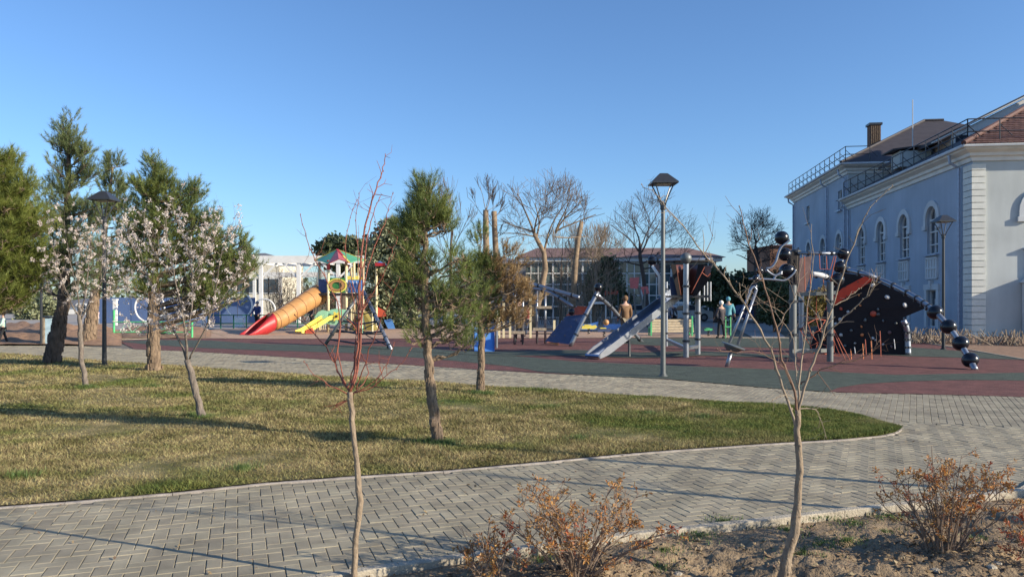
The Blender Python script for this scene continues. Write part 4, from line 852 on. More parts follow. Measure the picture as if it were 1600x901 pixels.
# traced small trees -------------------------------------------------------------------
def twig_tree(label, name, cat, Y, trunk, tr, branches, tm, bmats, twigs=5, twl=.12, group=None, buds=True, seed=1, depth=.5, parts=None, tw_up=.3, keepr=1.0):
    random.seed(seed); tp = [P(x, y, Y) for x, y in trunk]; root = thing(name, label, cat, (tp[0].x, Y, 0), group); sm = []; rs = []
    tp[0].z = min(tp[0].z, 0) if tp[0].z < .3 else tp[0].z; sm = []
    for i in range(len(tp)-1):
        for q in range(4): t = q/4; sm.append(tp[i].lerp(tp[i+1], t)+Vector((random.gauss(0, tr[0]*.10), random.gauss(0, tr[0]*.10), 0))); rs.append((tr[i]*(1-t)+tr[i+1]*t)*random.uniform(.93, 1.10))
    sm.append(tp[-1]); rs.append(tr[-1])
    base = sm[0].copy(); base.z = -.04
    mb = MB(); mb.tube([base]+sm, [rs[0]*1.35]+rs, 12)
    for k in range(int(len(sm)*1.2)):
        i = random.randrange(len(sm)-1); a = random.uniform(0, 6.28); mb.ball(sm[i]+Vector((math.cos(a), math.sin(a), 0))*rs[i]*.7, rs[i]*random.uniform(.35, .55), 6)
    mb.build('trunk', M[tm], root, smooth=True); allp = []
    for bi, (pts, r0, r1) in enumerate(branches):
        dy = random.uniform(-depth, depth); n = len(pts); P3 = []
        for i, (x, y) in enumerate(pts): P3.append(P(x, y, Y+dy*i/max(1, n-1)))
        out = []
        for i in range(n-1):
            p0 = P3[max(0, i-1)]; p1 = P3[i]; p2 = P3[i+1]; p3 = P3[min(n-1, i+2)]
            for q in range(4):
                t = q/4; out.append(.5*((2*p1)+(p2-p0)*t+(2*p0-5*p1+4*p2-p3)*t*t+(3*p1-p0-3*p2+p3)*t**3)+Vector((random.gauss(0, .003), random.gauss(0, .003), random.gauss(0, .003))))
        out.append(P3[-1]); k = len(out); rr = [r0+(r1-r0)*(i/(k-1))**.8 for i in range(k)]
        rr = [q*.72 for q in rr]; mb = MB(); mb.tube(out, rr, 6)
        for i in range(2, k):
            allp.append((out[i], (out[i]-out[i-1]).normalized(), rr[i]))
            if buds and random.random() < .55:
                s_ = Vector((random.gauss(0, 1), random.gauss(0, 1), random.gauss(0, 1))).normalized()*rr[i]*1.2; mb.ball(out[i]+s_, max(.004, rr[i]*.9), 5, sq=1.6)
        for q in range(int(twigs*(k/12))):
            i = random.randint(k//4, k-1); d = (out[i]-out[i-1]).normalized(); s_ = Vector((random.gauss(0, 1), random.gauss(0, 1), random.gauss(tw_up, .8))).normalized(); L = twl*random.uniform(.4, 1.5)
            e = out[i]+(d*.6+s_*.8).normalized()*L; m_ = out[i].lerp(e, .5)+Vector((random.gauss(0, L*.08), 0, random.gauss(0, L*.08))); r_ = min(rr[i]*.6, .0045)*keepr; mb.tube([out[i], m_, e], [r_, r_*.8, r_*.5], 4, caps=False)
            allp.append((m_, d, r_)); allp.append((e, d, r_))
            if L > twl*.8:
                e2 = m_+(s_*.3+Vector((random.gauss(0, 1), random.gauss(0, 1), random.gauss(.2, 1))).normalized()*.7)*L*.5; mb.tube([m_, e2], [r_*.7, r_*.4], 3, caps=False); allp.append((e2, d, r_))
        mb.build('branch', M[bmats[bi % len(bmats)]], root, smooth=True)
    return root, allp
twig_tree('young bare sapling with upright red shoots at centre-left front', 'sapling', 'young tree', 4.55,
    [(553,903),(556,840),(563,782),(557,720),(550,655),(547,612)], [.020,.018,.019,.016,.016,.017],
    [([(547,612),(556,570),(560,520),(562,450),(566,385),(578,325),(591,285),(600,262),(602,240)], .014, .003),
     ([(548,610),(562,560),(566,480),(568,420),(574,370),(586,325),(595,306)], .010, .0025),
     ([(547,614),(533,592),(523,565),(508,540),(478,508),(460,492)], .010, .003),
     ([(523,565),(530,520),(529,480),(512,440),(492,405),(478,370),(469,335)], .006, .0025),
     ([(542,606),(552,575),(556,520),(553,470),(546,440)], .006, .003),
     ([(540,600),(529,560),(532,510),(533,470),(531,432)], .006, .0025),
     ([(565,520),(562,440),(559,392),(556,345),(561,302)], .005, .002),
     ([(563,470),(572,425),(586,385),(600,350),(608,322),(614,302)], .006, .002),
     ([(560,500),(577,465),(598,430),(612,395),(621,371)], .006, .002),
     ([(556,608),(570,570),(586,522),(604,480),(625,434)], .006, .0025),
     ([(556,612),(580,606),(606,585),(628,566),(643,544)], .006, .002),
     ([(550,616),(567,600),(575,575),(560,548)], .006, .003),
     ([(548,618),(520,603),(497,590),(475,565)], .006, .002),
     ([(558,612),(590,590),(608,562),(616,535)], .005, .002),
     ([(550,622),(538,626),(524,632)], .006, .004),
     ([(560,480),(548,430),(540,395),(545,350),(558,312)], .004, .002)], 'tanbark', ['redtwig'], twigs=4, twl=.10, group=None, seed=31, depth=.28)
twig_tree('young bare sapling with grey-tan trunk and spreading brown branches at right front', 'sapling', 'young tree', 4.45,
    [(1222,912),(1230,870),(1241,830),(1247,780),(1249,720),(1246,670),(1246,640)], [.034,.028,.026,.022,.020,.018,.016],
    [([(1247,680),(1235,640),(1218,590),(1196,530),(1165,478),(1130,430),(1098,395),(1066,352),(1040,322),(1024,302),(1003,288)], .013, .0025),
     ([(1246,645),(1238,600),(1222,560),(1213,512),(1195,450),(1178,400),(1165,360),(1155,322)], .012, .003),
     ([(1246,645),(1250,590),(1256,540),(1262,480),(1270,415),(1268,350)], .010, .002),
     ([(1247,645),(1262,590),(1280,540),(1300,480),(1322,410),(1340,360),(1360,325),(1395,290)], .012, .002),
     ([(1252,600),(1270,585),(1300,572),(1335,562),(1362,548),(1376,530)], .007, .0025),
     ([(1278,542),(1300,512),(1335,480),(1358,460),(1370,438)], .007, .003),
     ([(1213,512),(1226,490),(1240,470),(1248,440),(1254,400)], .006, .002),
     ([(1235,600),(1225,575),(1205,560),(1180,548),(1150,550),(1120,545)], .004, .0015),
     ([(1250,640),(1272,640),(1284,660),(1292,685)], .005, .002),
     ([(1244,625),(1225,616),(1205,628)], .004, .002),
     ([(1100,396),(1112,375),(1108,350)], .004, .0015),
     ([(1165,478),(1170,450),(1190,430)], .004, .0015),
     ([(1300,480),(1330,462),(1345,450)], .005, .002),
     ([(1165,480),(1195,472),(1225,492)], .004, .0015),
     ([(1246,600),(1243,560),(1235,520),(1200,478),(1150,440)], .006, .002)], 'tanbark', ['paletwig', 'brtwig', 'paletwig'], twigs=6, twl=.12, seed=33, depth=.32)
def blossoms(root, pts, n, r, seed):
    rg = np.random.default_rng(seed); A = np.array([tuple(p[0]) for p in pts]); k = rg.integers(0, len(A), n); k = (k//3*3) % len(A); c = A[k]+rg.normal(0, .017, (n, 3))
    V = []
    for q in range(5):
        nrm_ = unit(rg.normal(0, 1, (n, 3))); t1 = unit(np.cross(nrm_, rg.normal(0, 1, (n, 3)))); t2 = np.cross(nrm_, t1); l = r*rg.uniform(.6, 1.2, (n, 1)); cc = c+rg.normal(0, r*.6, (n, 3))
        V.append(np.stack([cc-t1*l, cc-t2*l*.8, cc+t1*l, cc+t2*l*.8], 1))
    return tri_mesh('blossom', np.concatenate(V), M['blossom'], root, kind='stuff')
def blossom_tree(label, Y, trunk, tr, branches, n, seed, Lt):
    root, pts = twig_tree(label, 'blossom_tree', 'tree', Y, trunk, tr, branches, 'greybark', ['greybark'], twigs=20, twl=Lt, group='small white-blossoming trees', buds=False, seed=seed, depth=.75, tw_up=.55)
    ys = [p for p in pts if p[0].z > CH-(520-HY)/F*Y]; blossoms(root, ys, int(n*1.9), .0092*(Y/10.7)**.7, seed)
def fan(ox, oy, ends, r0, mid=.5):
    out = []
    for (x, y, bx) in ends: out.append(([(ox, oy), (ox+(x-ox)*.35+bx, oy+(y-oy)*.35), (ox+(x-ox)*.7+bx, oy+(y-oy)*.7), (x, y)], r0, .003))
    return out
blossom_tree('larger white-blossoming tree with leaning dark trunk in front of the stout pine', 10.7, [(318,656),(312,635),(303,600),(292,562)], [.058,.048,.045,.040],
    [([(292,565),(282,535),(262,500),(245,460),(225,420),(205,380),(198,350)], .026, .004), ([(292,562),(290,520),(283,480),(272,430),(262,380),(258,325)], .026, .004),
     ([(296,560),(312,530),(326,500),(336,460),(342,420),(350,380),(368,352)], .020, .004), ([(290,530),(300,480),(300,430),(292,380),(275,340),(268,310)], .018, .003),
     ([(262,500),(240,490),(215,470),(195,440),(188,405)], .012, .003), ([(283,480),(305,450),(318,400),(322,350)], .012, .003), ([(270,510),(250,512),(225,520),(205,505)], .009, .003),
     ([(290,520),(310,500),(345,470),(368,430),(375,395)], .012, .003), ([(272,430),(245,400),(228,360),(225,330)], .010, .003), ([(300,430),(320,400),(335,370),(340,340)], .009, .003), ([(268,400),(240,380),(212,385),(195,365)], .009, .003)], 1500, 41, .26)
blossom_tree('smaller white-blossoming tree with thin bent trunk near the left lamp', 14.6, [(135,607),(133,590),(127,560),(126,520),(124,492)], [.062,.045,.042,.040,.036],
    [([(124,495),(112,475),(98,440),(86,400),(76,360)], .022, .004), ([(124,492),(122,460),(112,420),(105,380),(100,345)], .02, .004), ([(125,495),(132,465),(138,420),(142,380),(150,345)], .022, .004),
     ([(126,500),(142,470),(158,440),(175,400),(190,370)], .020, .004), ([(140,472),(165,462),(188,450),(205,430)], .010, .003), ([(112,475),(90,470),(75,450),(66,420)], .010, .003), ([(132,450),(128,410),(122,370),(125,350)], .010, .003), ([(158,440),(160,400),(165,365)], .010, .003), ([(98,440),(80,425),(70,395)], .009, .003)], 1350, 43, .30)
# trees and a lamp just outside the right edge throw the long shadows over the paving
twig_tree('bare street tree beyond the right edge of the view', 'bare_tree', 'tree', 4.9, [(2180,900),(2185,780),(2190,650),(2195,500),(2195,380),(2195,250)], [.05,.045,.04,.035,.03,.015],
    [([(2195,500),(2140,400),(2100,300),(2080,200)], .015, .004), ([(2195,450),(2240,350),(2280,250)], .015, .004), ([(2195,380),(2170,300),(2160,160)], .012, .003), ([(2195,330),(2220,250),(2240,120)], .012, .003)], 'tanbark', ['brtwig'], twigs=12, twl=.35, seed=52, depth=.6)

# rusty-leaved bushes and foreground litter ---------------------------------------------------
def bush(label, c, rad, h, n, seed, leafn=12, leaf=.020, redf=.15):
    random.seed(seed); z0 = 0; root = thing('rusty_bush', label, 'bush', (c[0], c[1], 0), 'rusty-leaved bushes in the soil bed'); mb = MB(); ends = []
    for k in range(n):
        a = random.uniform(0, 6.28); t = random.random()**.6; b = Vector((c[0]+math.cos(a)*.09*random.random(), c[1]+math.sin(a)*.07*random.random(), -.02))
        hh = h*random.uniform(.55, 1.0)*(1-.35*t); e = Vector((c[0]+math.cos(a)*rad*t, c[1]+math.sin(a)*rad*.8*t, hh)); m1 = b.lerp(e, .4)+Vector((0, 0, hh*.10)); m2 = b.lerp(e, .75)+Vector((random.gauss(0, .02), random.gauss(0, .02), hh*.04))
        pts = [b, b.lerp(m1, .5)+Vector((random.gauss(0, .008), 0, .0)), m1, m2, e]; mb.tube(pts, [.0065, .0055, .0045, .0032, .0018], 5, caps=False); ends.append((e, (e-m2).normalized()))
        for q in range(6):
            i = random.choice((1, 2, 2, 3, 3)); s0 = pts[i].lerp(pts[min(4, i+1)], random.random()); L = random.uniform(.05, .2); d = ((pts[min(4, i+1)]-pts[i]).normalized()*.5+Vector((random.gauss(0, 1), random.gauss(0, 1), random.gauss(.5, .5))).normalized()*.8).normalized()
            s1 = s0+d*L*.5+Vector((random.gauss(0, .01), random.gauss(0, .01), 0)); s2 = s0+d*L; mb.tube([s0, s1, s2], [.0028, .0022, .0013], 4, caps=False); ends.append((s2, d))
            for w_ in range(2):
                d3 = (d+Vector((random.gauss(0, .8), random.gauss(0, .8), random.gauss(0, .6)))).normalized(); mb.tube([s1, s1+d3*L*.45], [.0015, .0009], 3, caps=False)
                if random.random() < .4: ends.append((s1+d3*L*.45, d3))
    mb.build('stems', M['bushstem'], root)
    def leaves(sel, m, nm):
        V = []
        for (e, d) in sel:
            for q in range(random.randint(leafn//2, leafn+4)):
                dd = (d*.55+Vector((random.gauss(0, 1), random.gauss(0, 1), random.gauss(.2, 1))).normalized()).normalized(); L = leaf*random.uniform(.6, 1.5); s_ = dd.cross(Vector((random.gauss(0, 1), random.gauss(0, 1), random.gauss(0, 1)))).normalized()
                o_ = e-d*random.uniform(0, .05)+dd*.004; nn = dd.cross(s_)*L*.16
                V.append([o_, o_+dd*L*.5+s_*L*.24+nn, o_+dd*L, o_+dd*L*.5-s_*L*.24+nn])
        if V: tri_mesh(nm, np.array([[tuple(v) for v in q] for q in V]), M[m], root, kind='stuff')
    ends = [x for x in ends if random.random() < .55]; cut = int(len(ends)*redf); leaves(ends[cut:], 'rust', 'leaves'); leaves(ends[:cut], 'redleaf', 'leaves')
bush('rusty-leaved bush at the bottom centre, largest, in front of the paving', (.38, 4.55), .60, .70, 40, 61, leafn=12, redf=.10)
bush('low rusty bush just left of the largest one, by the sapling', (-.14, 4.50), .30, .36, 12, 62, redf=.15)
bush('rusty bush with many bare stems at the bottom right by the kerb', (2.78, 4.95), .46, .80, 38, 63, leafn=12, redf=.12)
bush('low rusty bush cut by the right edge of the photo', (3.3, 4.72), .30, .34, 14, 64, redf=.4)
V = []
for k in range(5200):
    x = random.uniform(-1.2, 5.5); y = random.uniform(4.3, 6.8)
    if random.random() < .5: bx, by = random.choice([(.36, 4.55), (2.78, 4.95), (-.12, 4.52), (3.3, 4.72)]); x = random.gauss(bx, .45); y = random.gauss(by, .3)
    if x < -1.4 or x > 6.5 or y > float(kerbY(np.array(x)))-.08: continue
    z = soilz(x, y)+.006; a = random.uniform(0, 6.28); L = random.uniform(.008, .026); u_ = Vector((math.cos(a), math.sin(a), random.gauss(0, .35)))*L; v_ = Vector((-math.sin(a), math.cos(a), random.gauss(0, .35)))*L*.45; p = Vector((x, y, z))
    V.append([p-u_, p+v_, p+u_, p-v_])
tri_mesh('leaf_litter', np.array([[tuple(v) for v in q] for q in V]), M['litter'], kind='stuff')
V = []
for k in range(700):
    y = random.uniform(4.6, 16); x = random.uniform(-.68, .68)*y
    if x > -1.5 and y < float(kerbY(np.array(x)))+.05: continue
    if y > float(rub(np.array(x))): continue
    a = random.uniform(0, 6.28); L = random.uniform(.008, .022); z = .012 if not inlawn(np.array(x), np.array(y)) else .045; u_ = Vector((math.cos(a), math.sin(a), random.gauss(0, .3)))*L; v_ = Vector((-math.sin(a), math.cos(a), random.gauss(0, .3)))*L*.5; p = Vector((x, y, z)); V.append([p-u_, p+v_, p+u_, p-v_])
tri_mesh('leaf_litter', np.array([[tuple(v) for v in q] for q in V]), M['litter'], kind='stuff')
mb = MB()
for k in range(2600):
    x = random.uniform(-1.4, 6.5); y = random.uniform(4.2, 7.5)
    if y > float(kerbY(np.array(x)))-.09: continue
    s_ = abs(random.gauss(0, .008))+.004; z = soilz(x, y); J = [Vector((random.gauss(0, 1), random.gauss(0, 1), random.gauss(0, .7))).normalized()*s_*random.uniform(.7, 1.3) for _ in range(6)]
    c = Vector((x, y, z+s_*.3)); pv = [c+Vector((1, 0, 0))*s_+J[0]*.4, c+Vector((0, 1, 0))*s_+J[1]*.4, c-Vector((1, 0, 0))*s_+J[2]*.4, c-Vector((0, 1, 0))*s_+J[3]*.4, c+Vector((0, 0, .8))*s_+J[4]*.3, c-Vector((0, 0, .8))*s_]
    mb.add(pv, [(0,1,4),(1,2,4),(2,3,4),(3,0,4),(1,0,5),(2,1,5),(3,2,5),(0,3,5)])
mb.build('soil_clod', M['clod'], kind='stuff')
wd_ = [(x, y, soilz(x, y)) for x, y in [(2.3,5.9),(2.55,5.75),(2.0,5.6),(2.9,5.9),(1.3,5.4),(1.0,5.1),(1.9,5.0),(.9,4.75),(2.1,5.2),(3.3,5.4),(1.6,5.75),(2.7,5.6),(2.35,5.4),(.2,4.9)]]
tag(tufts(wd_, 260, .11, .008, .028, M['weed'], 'weeds'), None, None, kind='stuff')
st_ = []
for (x, y) in [(2.98,4.72),(2.55,4.62),(2.86,4.58),(1.0,4.62),(3.2,6.2)]:
    random.seed(int(x*100)); t = MB(); z = soilz(x, y); t.ball((x, y, z+.008), .028+random.random()*.012, 9, sq=.45); o = t.build('stone', M['kerb']); 
    for v in o.data.vertices: v.co.x += random.gauss(0, .003); v.co.y += random.gauss(0, .003)
    lab = {2.98:'flat pale stone under the right rusty bush, nearest its stems', 2.55:'pale pebble left of the right bush stems', 2.86:'smallest pale stone at the foot of the right bush', 1.0:'pale stone on the soil right of the central bush', 3.2:'pale stone by the kerb near the right edge'}[x]
    tag(o, lab, 'stone', 'pale stones on the soil')
# dry cut stems in the strip before the blue building
for k in range(13):
    random.seed(200+k); t_ = k/12; x = 13.4+t_*9.0; y = 31.6-t_*7.6+.6; root = thing('dry_shrub', 'clump of dry cut stems in the hedge strip before the blue building', 'shrub', (x, y, 0), 'dry cut-back hedge clumps before the blue building'); mb = MB()
    for q in range(55):
        b = Vector((x+random.gauss(0, .45), y+random.gauss(0, .35), .0)); e = b+Vector((random.gauss(0, .22), random.gauss(0, .2), random.uniform(.25, .62))); mb.tube([b, e], [.022, .012], 3, caps=False)
    mb.build('stems', M['paletwig'], root, kind='stuff')
# ------------------------------------------------------------------ street lamps
def lamp(label, px, pyb, pyt, colm, Y=None, seed=0, loc=None, hscale=1.0):
    c = G(px, pyb) if loc is None else Vector(loc); H = (CH-(pyt-HY)/F*c.y) if loc is None else pyt
    t = thing('street_lamp', label, 'street lamp', (c.x, c.y, 0), 'street lamps with tapered square heads')
    mb = MB(); mb.tube([(c.x, c.y, 0), (c.x, c.y, .9), (c.x, c.y, H-.72)], [.058, .052, .042], 14); mb.build('pole', colm, t, smooth=True, autos=40)
    mb = MB(); mb.lathe([(.10, 0), (.10, .02), (.072, .03), (.072, .06)], (c.x, c.y, 0.005), 14); mb.build('base_flange', colm, t)
    mb = MB(); mb.lathe([(.05, 0), (.062, .02), (.062, .12), (.045, .16)], (c.x, c.y, H-.80), 12); mb.build('collar', M['blackm'], t)
    zb = H-.24; hw = .285
    for sx, sy in ((-1, -1), (1, -1), (1, 1), (-1, 1)):
        mb = MB(); pts = []
        for q in range(7): u_ = q/6; k = .04+.165*(u_**1.2); pts.append((c.x+sx*k, c.y+sy*k, H-.70+(zb-(H-.70))*u_))
        mb.tube(pts, .014, 6); mb.build('arm', M['blackm'], t)
    def ringv(h_, z): return [Vector((c.x+sx*h_, c.y+sy*h_, z)) for sx, sy in ((-1, -1), (1, -1), (1, 1), (-1, 1))]
    a = ringv(hw, zb); b = ringv(hw, zb+.03); d = ringv(.085, H-.01); e = ringv(.04, H)
    mb = MB(); fs = [(q*4+k, q*4+(k+1) % 4, (q+1)*4+(k+1) % 4, (q+1)*4+k) for q in range(3) for k in range(4)]+[(3,2,1,0),(12,13,14,15)]; mb.add(a+b+d+e, fs); hd = mb.build('lamp_head', M['blackm'], t)
    mb = MB(); mb.box((c.x, c.y, zb-.012), (.30, .30, .02)); mb.build('diffuser', M['lampg'], hd)
    return t
lamp('tall grey street lamp with dark square head, right of centre by the paved path', 1036, 588, 271, M['greysteel'])
lamp('black street lamp among the pines at the left', 163, 571, 299, M['blackm'])
lamp('black street lamp before the arched windows of the blue building', 1474, 546, 336, M['blackm'])
lamp('street lamp beyond the right edge of the view', 0, 0, 4.5, M['greysteel'], loc=(8.3, 5.0, 0))

# litter bin by the leaning pine
c = G(73, 539); t = thing('litter_bin', 'tall litter bin with brown side and pale blue front beside the leaning pine', 'litter bin', (c.x, c.y, 0))
mb = MB(); mb.box((c.x, c.y, .52), (.14, .5, 1.04)); mb.build('side_panel', M['wood'], t); mb = MB(); mb.box((c.x+.20, c.y, .52), (.24, .46, .98)); mb.build('body', mat('pale_blue_enamel', (.50, .66, .72), .5), t)
mb = MB(); mb.box((c.x+.12, c.y, 1.06), (.42, .54, .04)); mb.build('lid', M['blackm'], t); mb = MB(); mb.tube([(c.x-.02, c.y-.3, 0), (c.x-.02, c.y-.3, 2.3)], .045, 8); mb.build('post', M['blackm'], t)
# green tube railing at the left
t = thing('green_railing', 'low green tube railing with braces beyond the blossom trees', 'railing', (G(240, 527).x, G(240, 527).y, 0)); Yr = 34.0
for px in (178, 300): 
    mb = MB(); x = X_(px, Yr); mb.tube([(x, Yr, 0), (x, Yr, 1.25 if px == 178 else .75)], .05, 8); mb.build('post', M['greenm'], t)
for z in (.72, .27): mb = MB(); mb.tube([(X_(178, Yr), Yr, z), (X_(300, Yr), Yr, z)], .028, 6); mb.build('rail', M['greenm'], t)
for a, b in ((186, 206), (206, 240), (240, 262), (262, 298)):
    mb = MB(); mb.tube([(X_(a, Yr), Yr, .27), (X_((a+b)/2, Yr), Yr+.1, .7), (X_(b, Yr), Yr, .27)], .012, 4); mb.build('brace', M['mint'], t)
c = G(257, 527); t = thing('spring_rider', 'small bright green spring toy behind the right blossom tree', 'spring toy', (c.x, c.y, 0)); mb = MB(); mb.ball((c.x, c.y, .28), .22, 12, sq=.5); mb.box((c.x+.3, c.y, .2), (.3, .12, .12)); mb.build('seat', M['greenm'], t); mb = MB(); mb.tube([(c.x, c.y, 0), (c.x, c.y, .2)], .07, 8); mb.build('spring', M['blackm'], t)
# dark green rails behind the slide
t = thing('low_railing', 'dark green low railing behind the red slide exit', 'railing', (X_(430, 46), 46, 0))
for k in range(11):
    x = X_(325+k*20, 46); mb = MB(); mb.box((x, 46, .42), (.06, .06, .84)); mb.build('post', M['dgreenm'], t)
for z in (.8, .3): mb = MB(); mb.box((X_(425, 46), 46, z), (X_(525, 46)-X_(325, 46), .05, .06)); mb.build('rail', M['dgreenm'], t)

# ------------------------------------------------------------------ colourful play tower
Yt = 41.0
def Q(px, py, dY=0): return P(px, py, Yt+dY)
tw_ = thing('play_tower', 'colourful play tower with green and red peaked roof, cream posts and slides', 'play tower', (X_(535, Yt), Yt, 0))
posts = [(499, 1.6, 409), (513, -.5, 410), (541, 1.9, 409), (541, -.4, 410), (567, .2, 408), (553, 2.2, 410)]
for px, dY, py in posts:
    p = Q(px, py, dY); mb = MB(); mb.tube([(p.x, p.y, 0), (p.x, p.y, p.z)], .075, 10); mb.build('post', M['cream'], tw_, smooth=True)
for px in (513,): 
    p = Q(px, 411, -.5); mb = MB(); mb.tube([(p.x, p.y-.01, p.z-.35), (p.x, p.y-.01, p.z+.15)], .085, 10); mb.build('post_cap', M['pred'], tw_)
apex = Q(527, 390.5, .8); cor = [Q(492, 407.5, 1.2), Q(513, 413, -1.0), Q(546, 411, -1.1), Q(571, 407.5, -.2), Q(560, 406, 2.6), Q(520, 405, 2.8)]
cols = [M['pgreen'], M['rosy'], M['pgreen'], M['pyellow'], M['pgreen'], M['rosy']]
for k in range(6):
    a, b = cor[k], cor[(k+1) % 6]; m_ = a.lerp(b, .5)+Vector((0, 0, .22 if k == 1 else .06)); mb = MB(); n_ = ((a-apex).cross(b-apex)).normalized()*.04
    ap = apex+(Vector((0, 0, 0))); mb.add([ap, a, m_, b, ap+n_, a+n_, m_+n_, b+n_], [(0,1,2),(0,2,3),(4,6,5),(4,7,6),(1,2,6,5),(2,3,7,6)]); mb.build('roof_panel', cols[k], tw_)
for k in (0, 2, 3): mb = MB(); mb.beam(apex+Vector((0, -.05, .02)), cor[k]+Vector((0, -.05, .03)), .09, .05); mb.build('roof_trim', M['pyellow'], tw_)
mb = MB(); mb.beam(apex+Vector((0, -.05, .03)), cor[2]+Vector((0, -.05, .02)), .12, .05); mb.build('roof_trim', M['pred'], tw_)
zf = Q(0, 459).z; zt_ = Q(0, 437).z
mb = MB(); xa, xb = X_(498, Yt), X_(569, Yt); mb.box(((xa+xb)/2, Yt+.8, zf-.03), (xb-xa, 2.7, .12)); mb.build('deck', M['hpl'], tw_)
def panel(px0, px1, py0, py1, dY, m, nm='panel', th=.04):
    a = Q(px0, py0, dY); b = Q(px1, py1, dY); mb = MB(); mb.box(((a.x+b.x)/2, a.y, (a.z+b.z)/2), (b.x-a.x, th, a.z-b.z)); return mb.build(nm, m, tw_)
panel(498, 512, 436, 457, -.3, M['pnavy']); g_ = panel(515, 539, 434, 457, -.5, M['pdgreen'])
for r0, r1, m_, dz in ((.52, .44, M['pyellow'], -.03), (.40, .26, M['porange'], -.05)):
    c = Q(527, 446, -.5); mb = MB(); n = 24; vs = []
    for r_ in (r0, r1):
        vs += [c+Vector((r_*math.cos(6.283*i/n), dz, r_*.72*math.sin(6.283*i/n))) for i in range(n)]
    mb.add(vs+[v+Vector((0, -.04, 0)) for v in vs], [(i, (i+1) % n, n+(i+1) % n, n+i) for i in range(n)]+[(2*n+i, 3*n+i, 3*n+(i+1) % n, 2*n+(i+1) % n) for i in range(n)]+[(i, 2*n+i, 2*n+(i+1) % n, (i+1) % n) for i in range(n)]); mb.build('panel_ring', m_, g_)
bp = panel(542, 566, 437, 457, -.4, M['pblue'])
for k in range(4): panel(543+k*6, 548+k*6, 431+(k % 2)*2, 437, -.42, M['pyellow'], 'crest')
for k in range(4):
    c = Q(545+k*5.6, 447, -.5); mb = MB(); mb.tube([c+Vector((.05*math.sin(q*1.3), 0, .26-q*.13)) for q in range(5)], .035, 5); mb.build('slot', M['pnavy'], bp)
for k in range(5): mb = MB(); p = Q(499+k*3, 463, 1.0); mb.tube([(p.x, p.y, zf), (p.x, p.y, .1)], .02, 5); mb.build('bar', M['cream'], tw_)
for px in (553, 549, 560): mb = MB(); p = Q(px, 418, 1.5); mb.tube([(p.x, p.y, 0), (p.x, p.y, p.z)], .06, 7); mb.build('post', M['cream'], tw_)
# lower mint panels with flower
def shape(pts, dY, m, nm, off=.05):
    mb = MB(); mb.prism([Q(x, y, dY) for x, y in pts], Vector((0, off, 0))); return mb.build(nm, m, tw_)
shape([(490,506),(492,494),(497,487),(504,484),(512,486),(512,505),(502,508)], -.9, M['mint'], 'side_panel')
sp_ = shape([(512,487),(518,483),(530,482),(541,484),(542,505),(530,508),(512,506)], -.7, M['mint'], 'side_panel')
c = Q(526, 494, -.8); mb = MB(); mb.prism([c+Vector((math.cos(a)*r_, 0, math.sin(a)*r_)) for a, r_ in [(2*math.pi*i/24, .22+.07*math.cos(6*2*math.pi*i/24)) for i in range(24)]], Vector((0, -.04, 0))); fl = mb.build('flower', M['pyellow'], sp_)
mb = MB(); mb.lathe([(.07, 0), (.07, .05)], c+Vector((0, -.05, 0)), 10, (0, -1, 0)); mb.build('flower_centre', M['hpl'], sp_)
def chute(nm, pts, wd, hgt, mbed, mside, parent, wdir=None, side=.05):
    """pts: centre line of the bed; builds bed and two side walls"""
    pts = [Vector(p) for p in pts]; n = len(pts); Ls = []; Rs = []
    for i in range(n):
        d = (pts[min(i+1, n-1)]-pts[max(i-1, 0)]); d.z = 0; d.normalize(); w_ = Vector((d.y, -d.x, 0)) if wdir is None else Vector(wdir).normalized(); Ls.append(pts[i]-w_*wd/2); Rs.append(pts[i]+w_*wd/2)
    b = MB(); b.add(Ls+Rs+[p-Vector((0, 0, .04)) for p in Ls+Rs], [(i, i+1, n+i+1, n+i) for i in range(n-1)]+[(2*n+i, 3*n+i, 3*n+i+1, 2*n+i+1) for i in range(n-1)]+[(0, n, 3*n, 2*n), (n-1, 3*n-1, 4*n-1, 2*n-1)]); b.build(nm, mbed, parent, smooth=False)
    for S, sg in ((Ls, -1), (Rs, 1)):
        b = MB(); w_ = (Rs[0]-Ls[0]).normalized()*side*sg; vs = []
        for i, p in enumerate(S):
            h = hgt*min(1, .35+i/n*2.5); vs += [p-Vector((0, 0, .07)), p+Vector((0, 0, h)), p+w_+Vector((0, 0, h)), p+w_-Vector((0, 0, .07))]
        b.add(vs, [(i*4+k, (i+1)*4+k, (i+1)*4+(k+1) % 4, i*4+(k+1) % 4) for i in range(n-1) for k in range(4)]+[(3,2,1,0), tuple((n-1)*4+k for k in range(4))]); b.build('chute_side', mside, parent)
def interp(pts, n):
    out = []; pts = [Vector(p) for p in pts]
    for i in range(len(pts)-1):
        p0 = pts[max(0, i-1)]; p1 = pts[i]; p2 = pts[i+1]; p3 = pts[min(len(pts)-1, i+2)]
        for q in range(n): t = q/n; out.append(.5*((2*p1)+(p2-p0)*t+(2*p0-5*p1+4*p2-p3)*t*t+(3*p1-p0-3*p2+p3)*t**3))
    return out+[pts[-1]]
chute('slide_chute', interp([Q(466, 517.5, -3.2), Q(476, 517, -2.9), Q(490, 509, -2.3), Q(506, 499, -1.2), Q(512, 497, -.8)], 4), .48, .16, M['pyellow'], M['pyellow'], tw_)
mb = MB(); mb.prism([Q(477, 520.5, -3.3), Q(489, 521, -3.3), Q(486, 512, -3.3), Q(478, 515, -3.3)], Vector((0, .35, 0))); mb.build('slide_foot', M['holdr'], tw_)
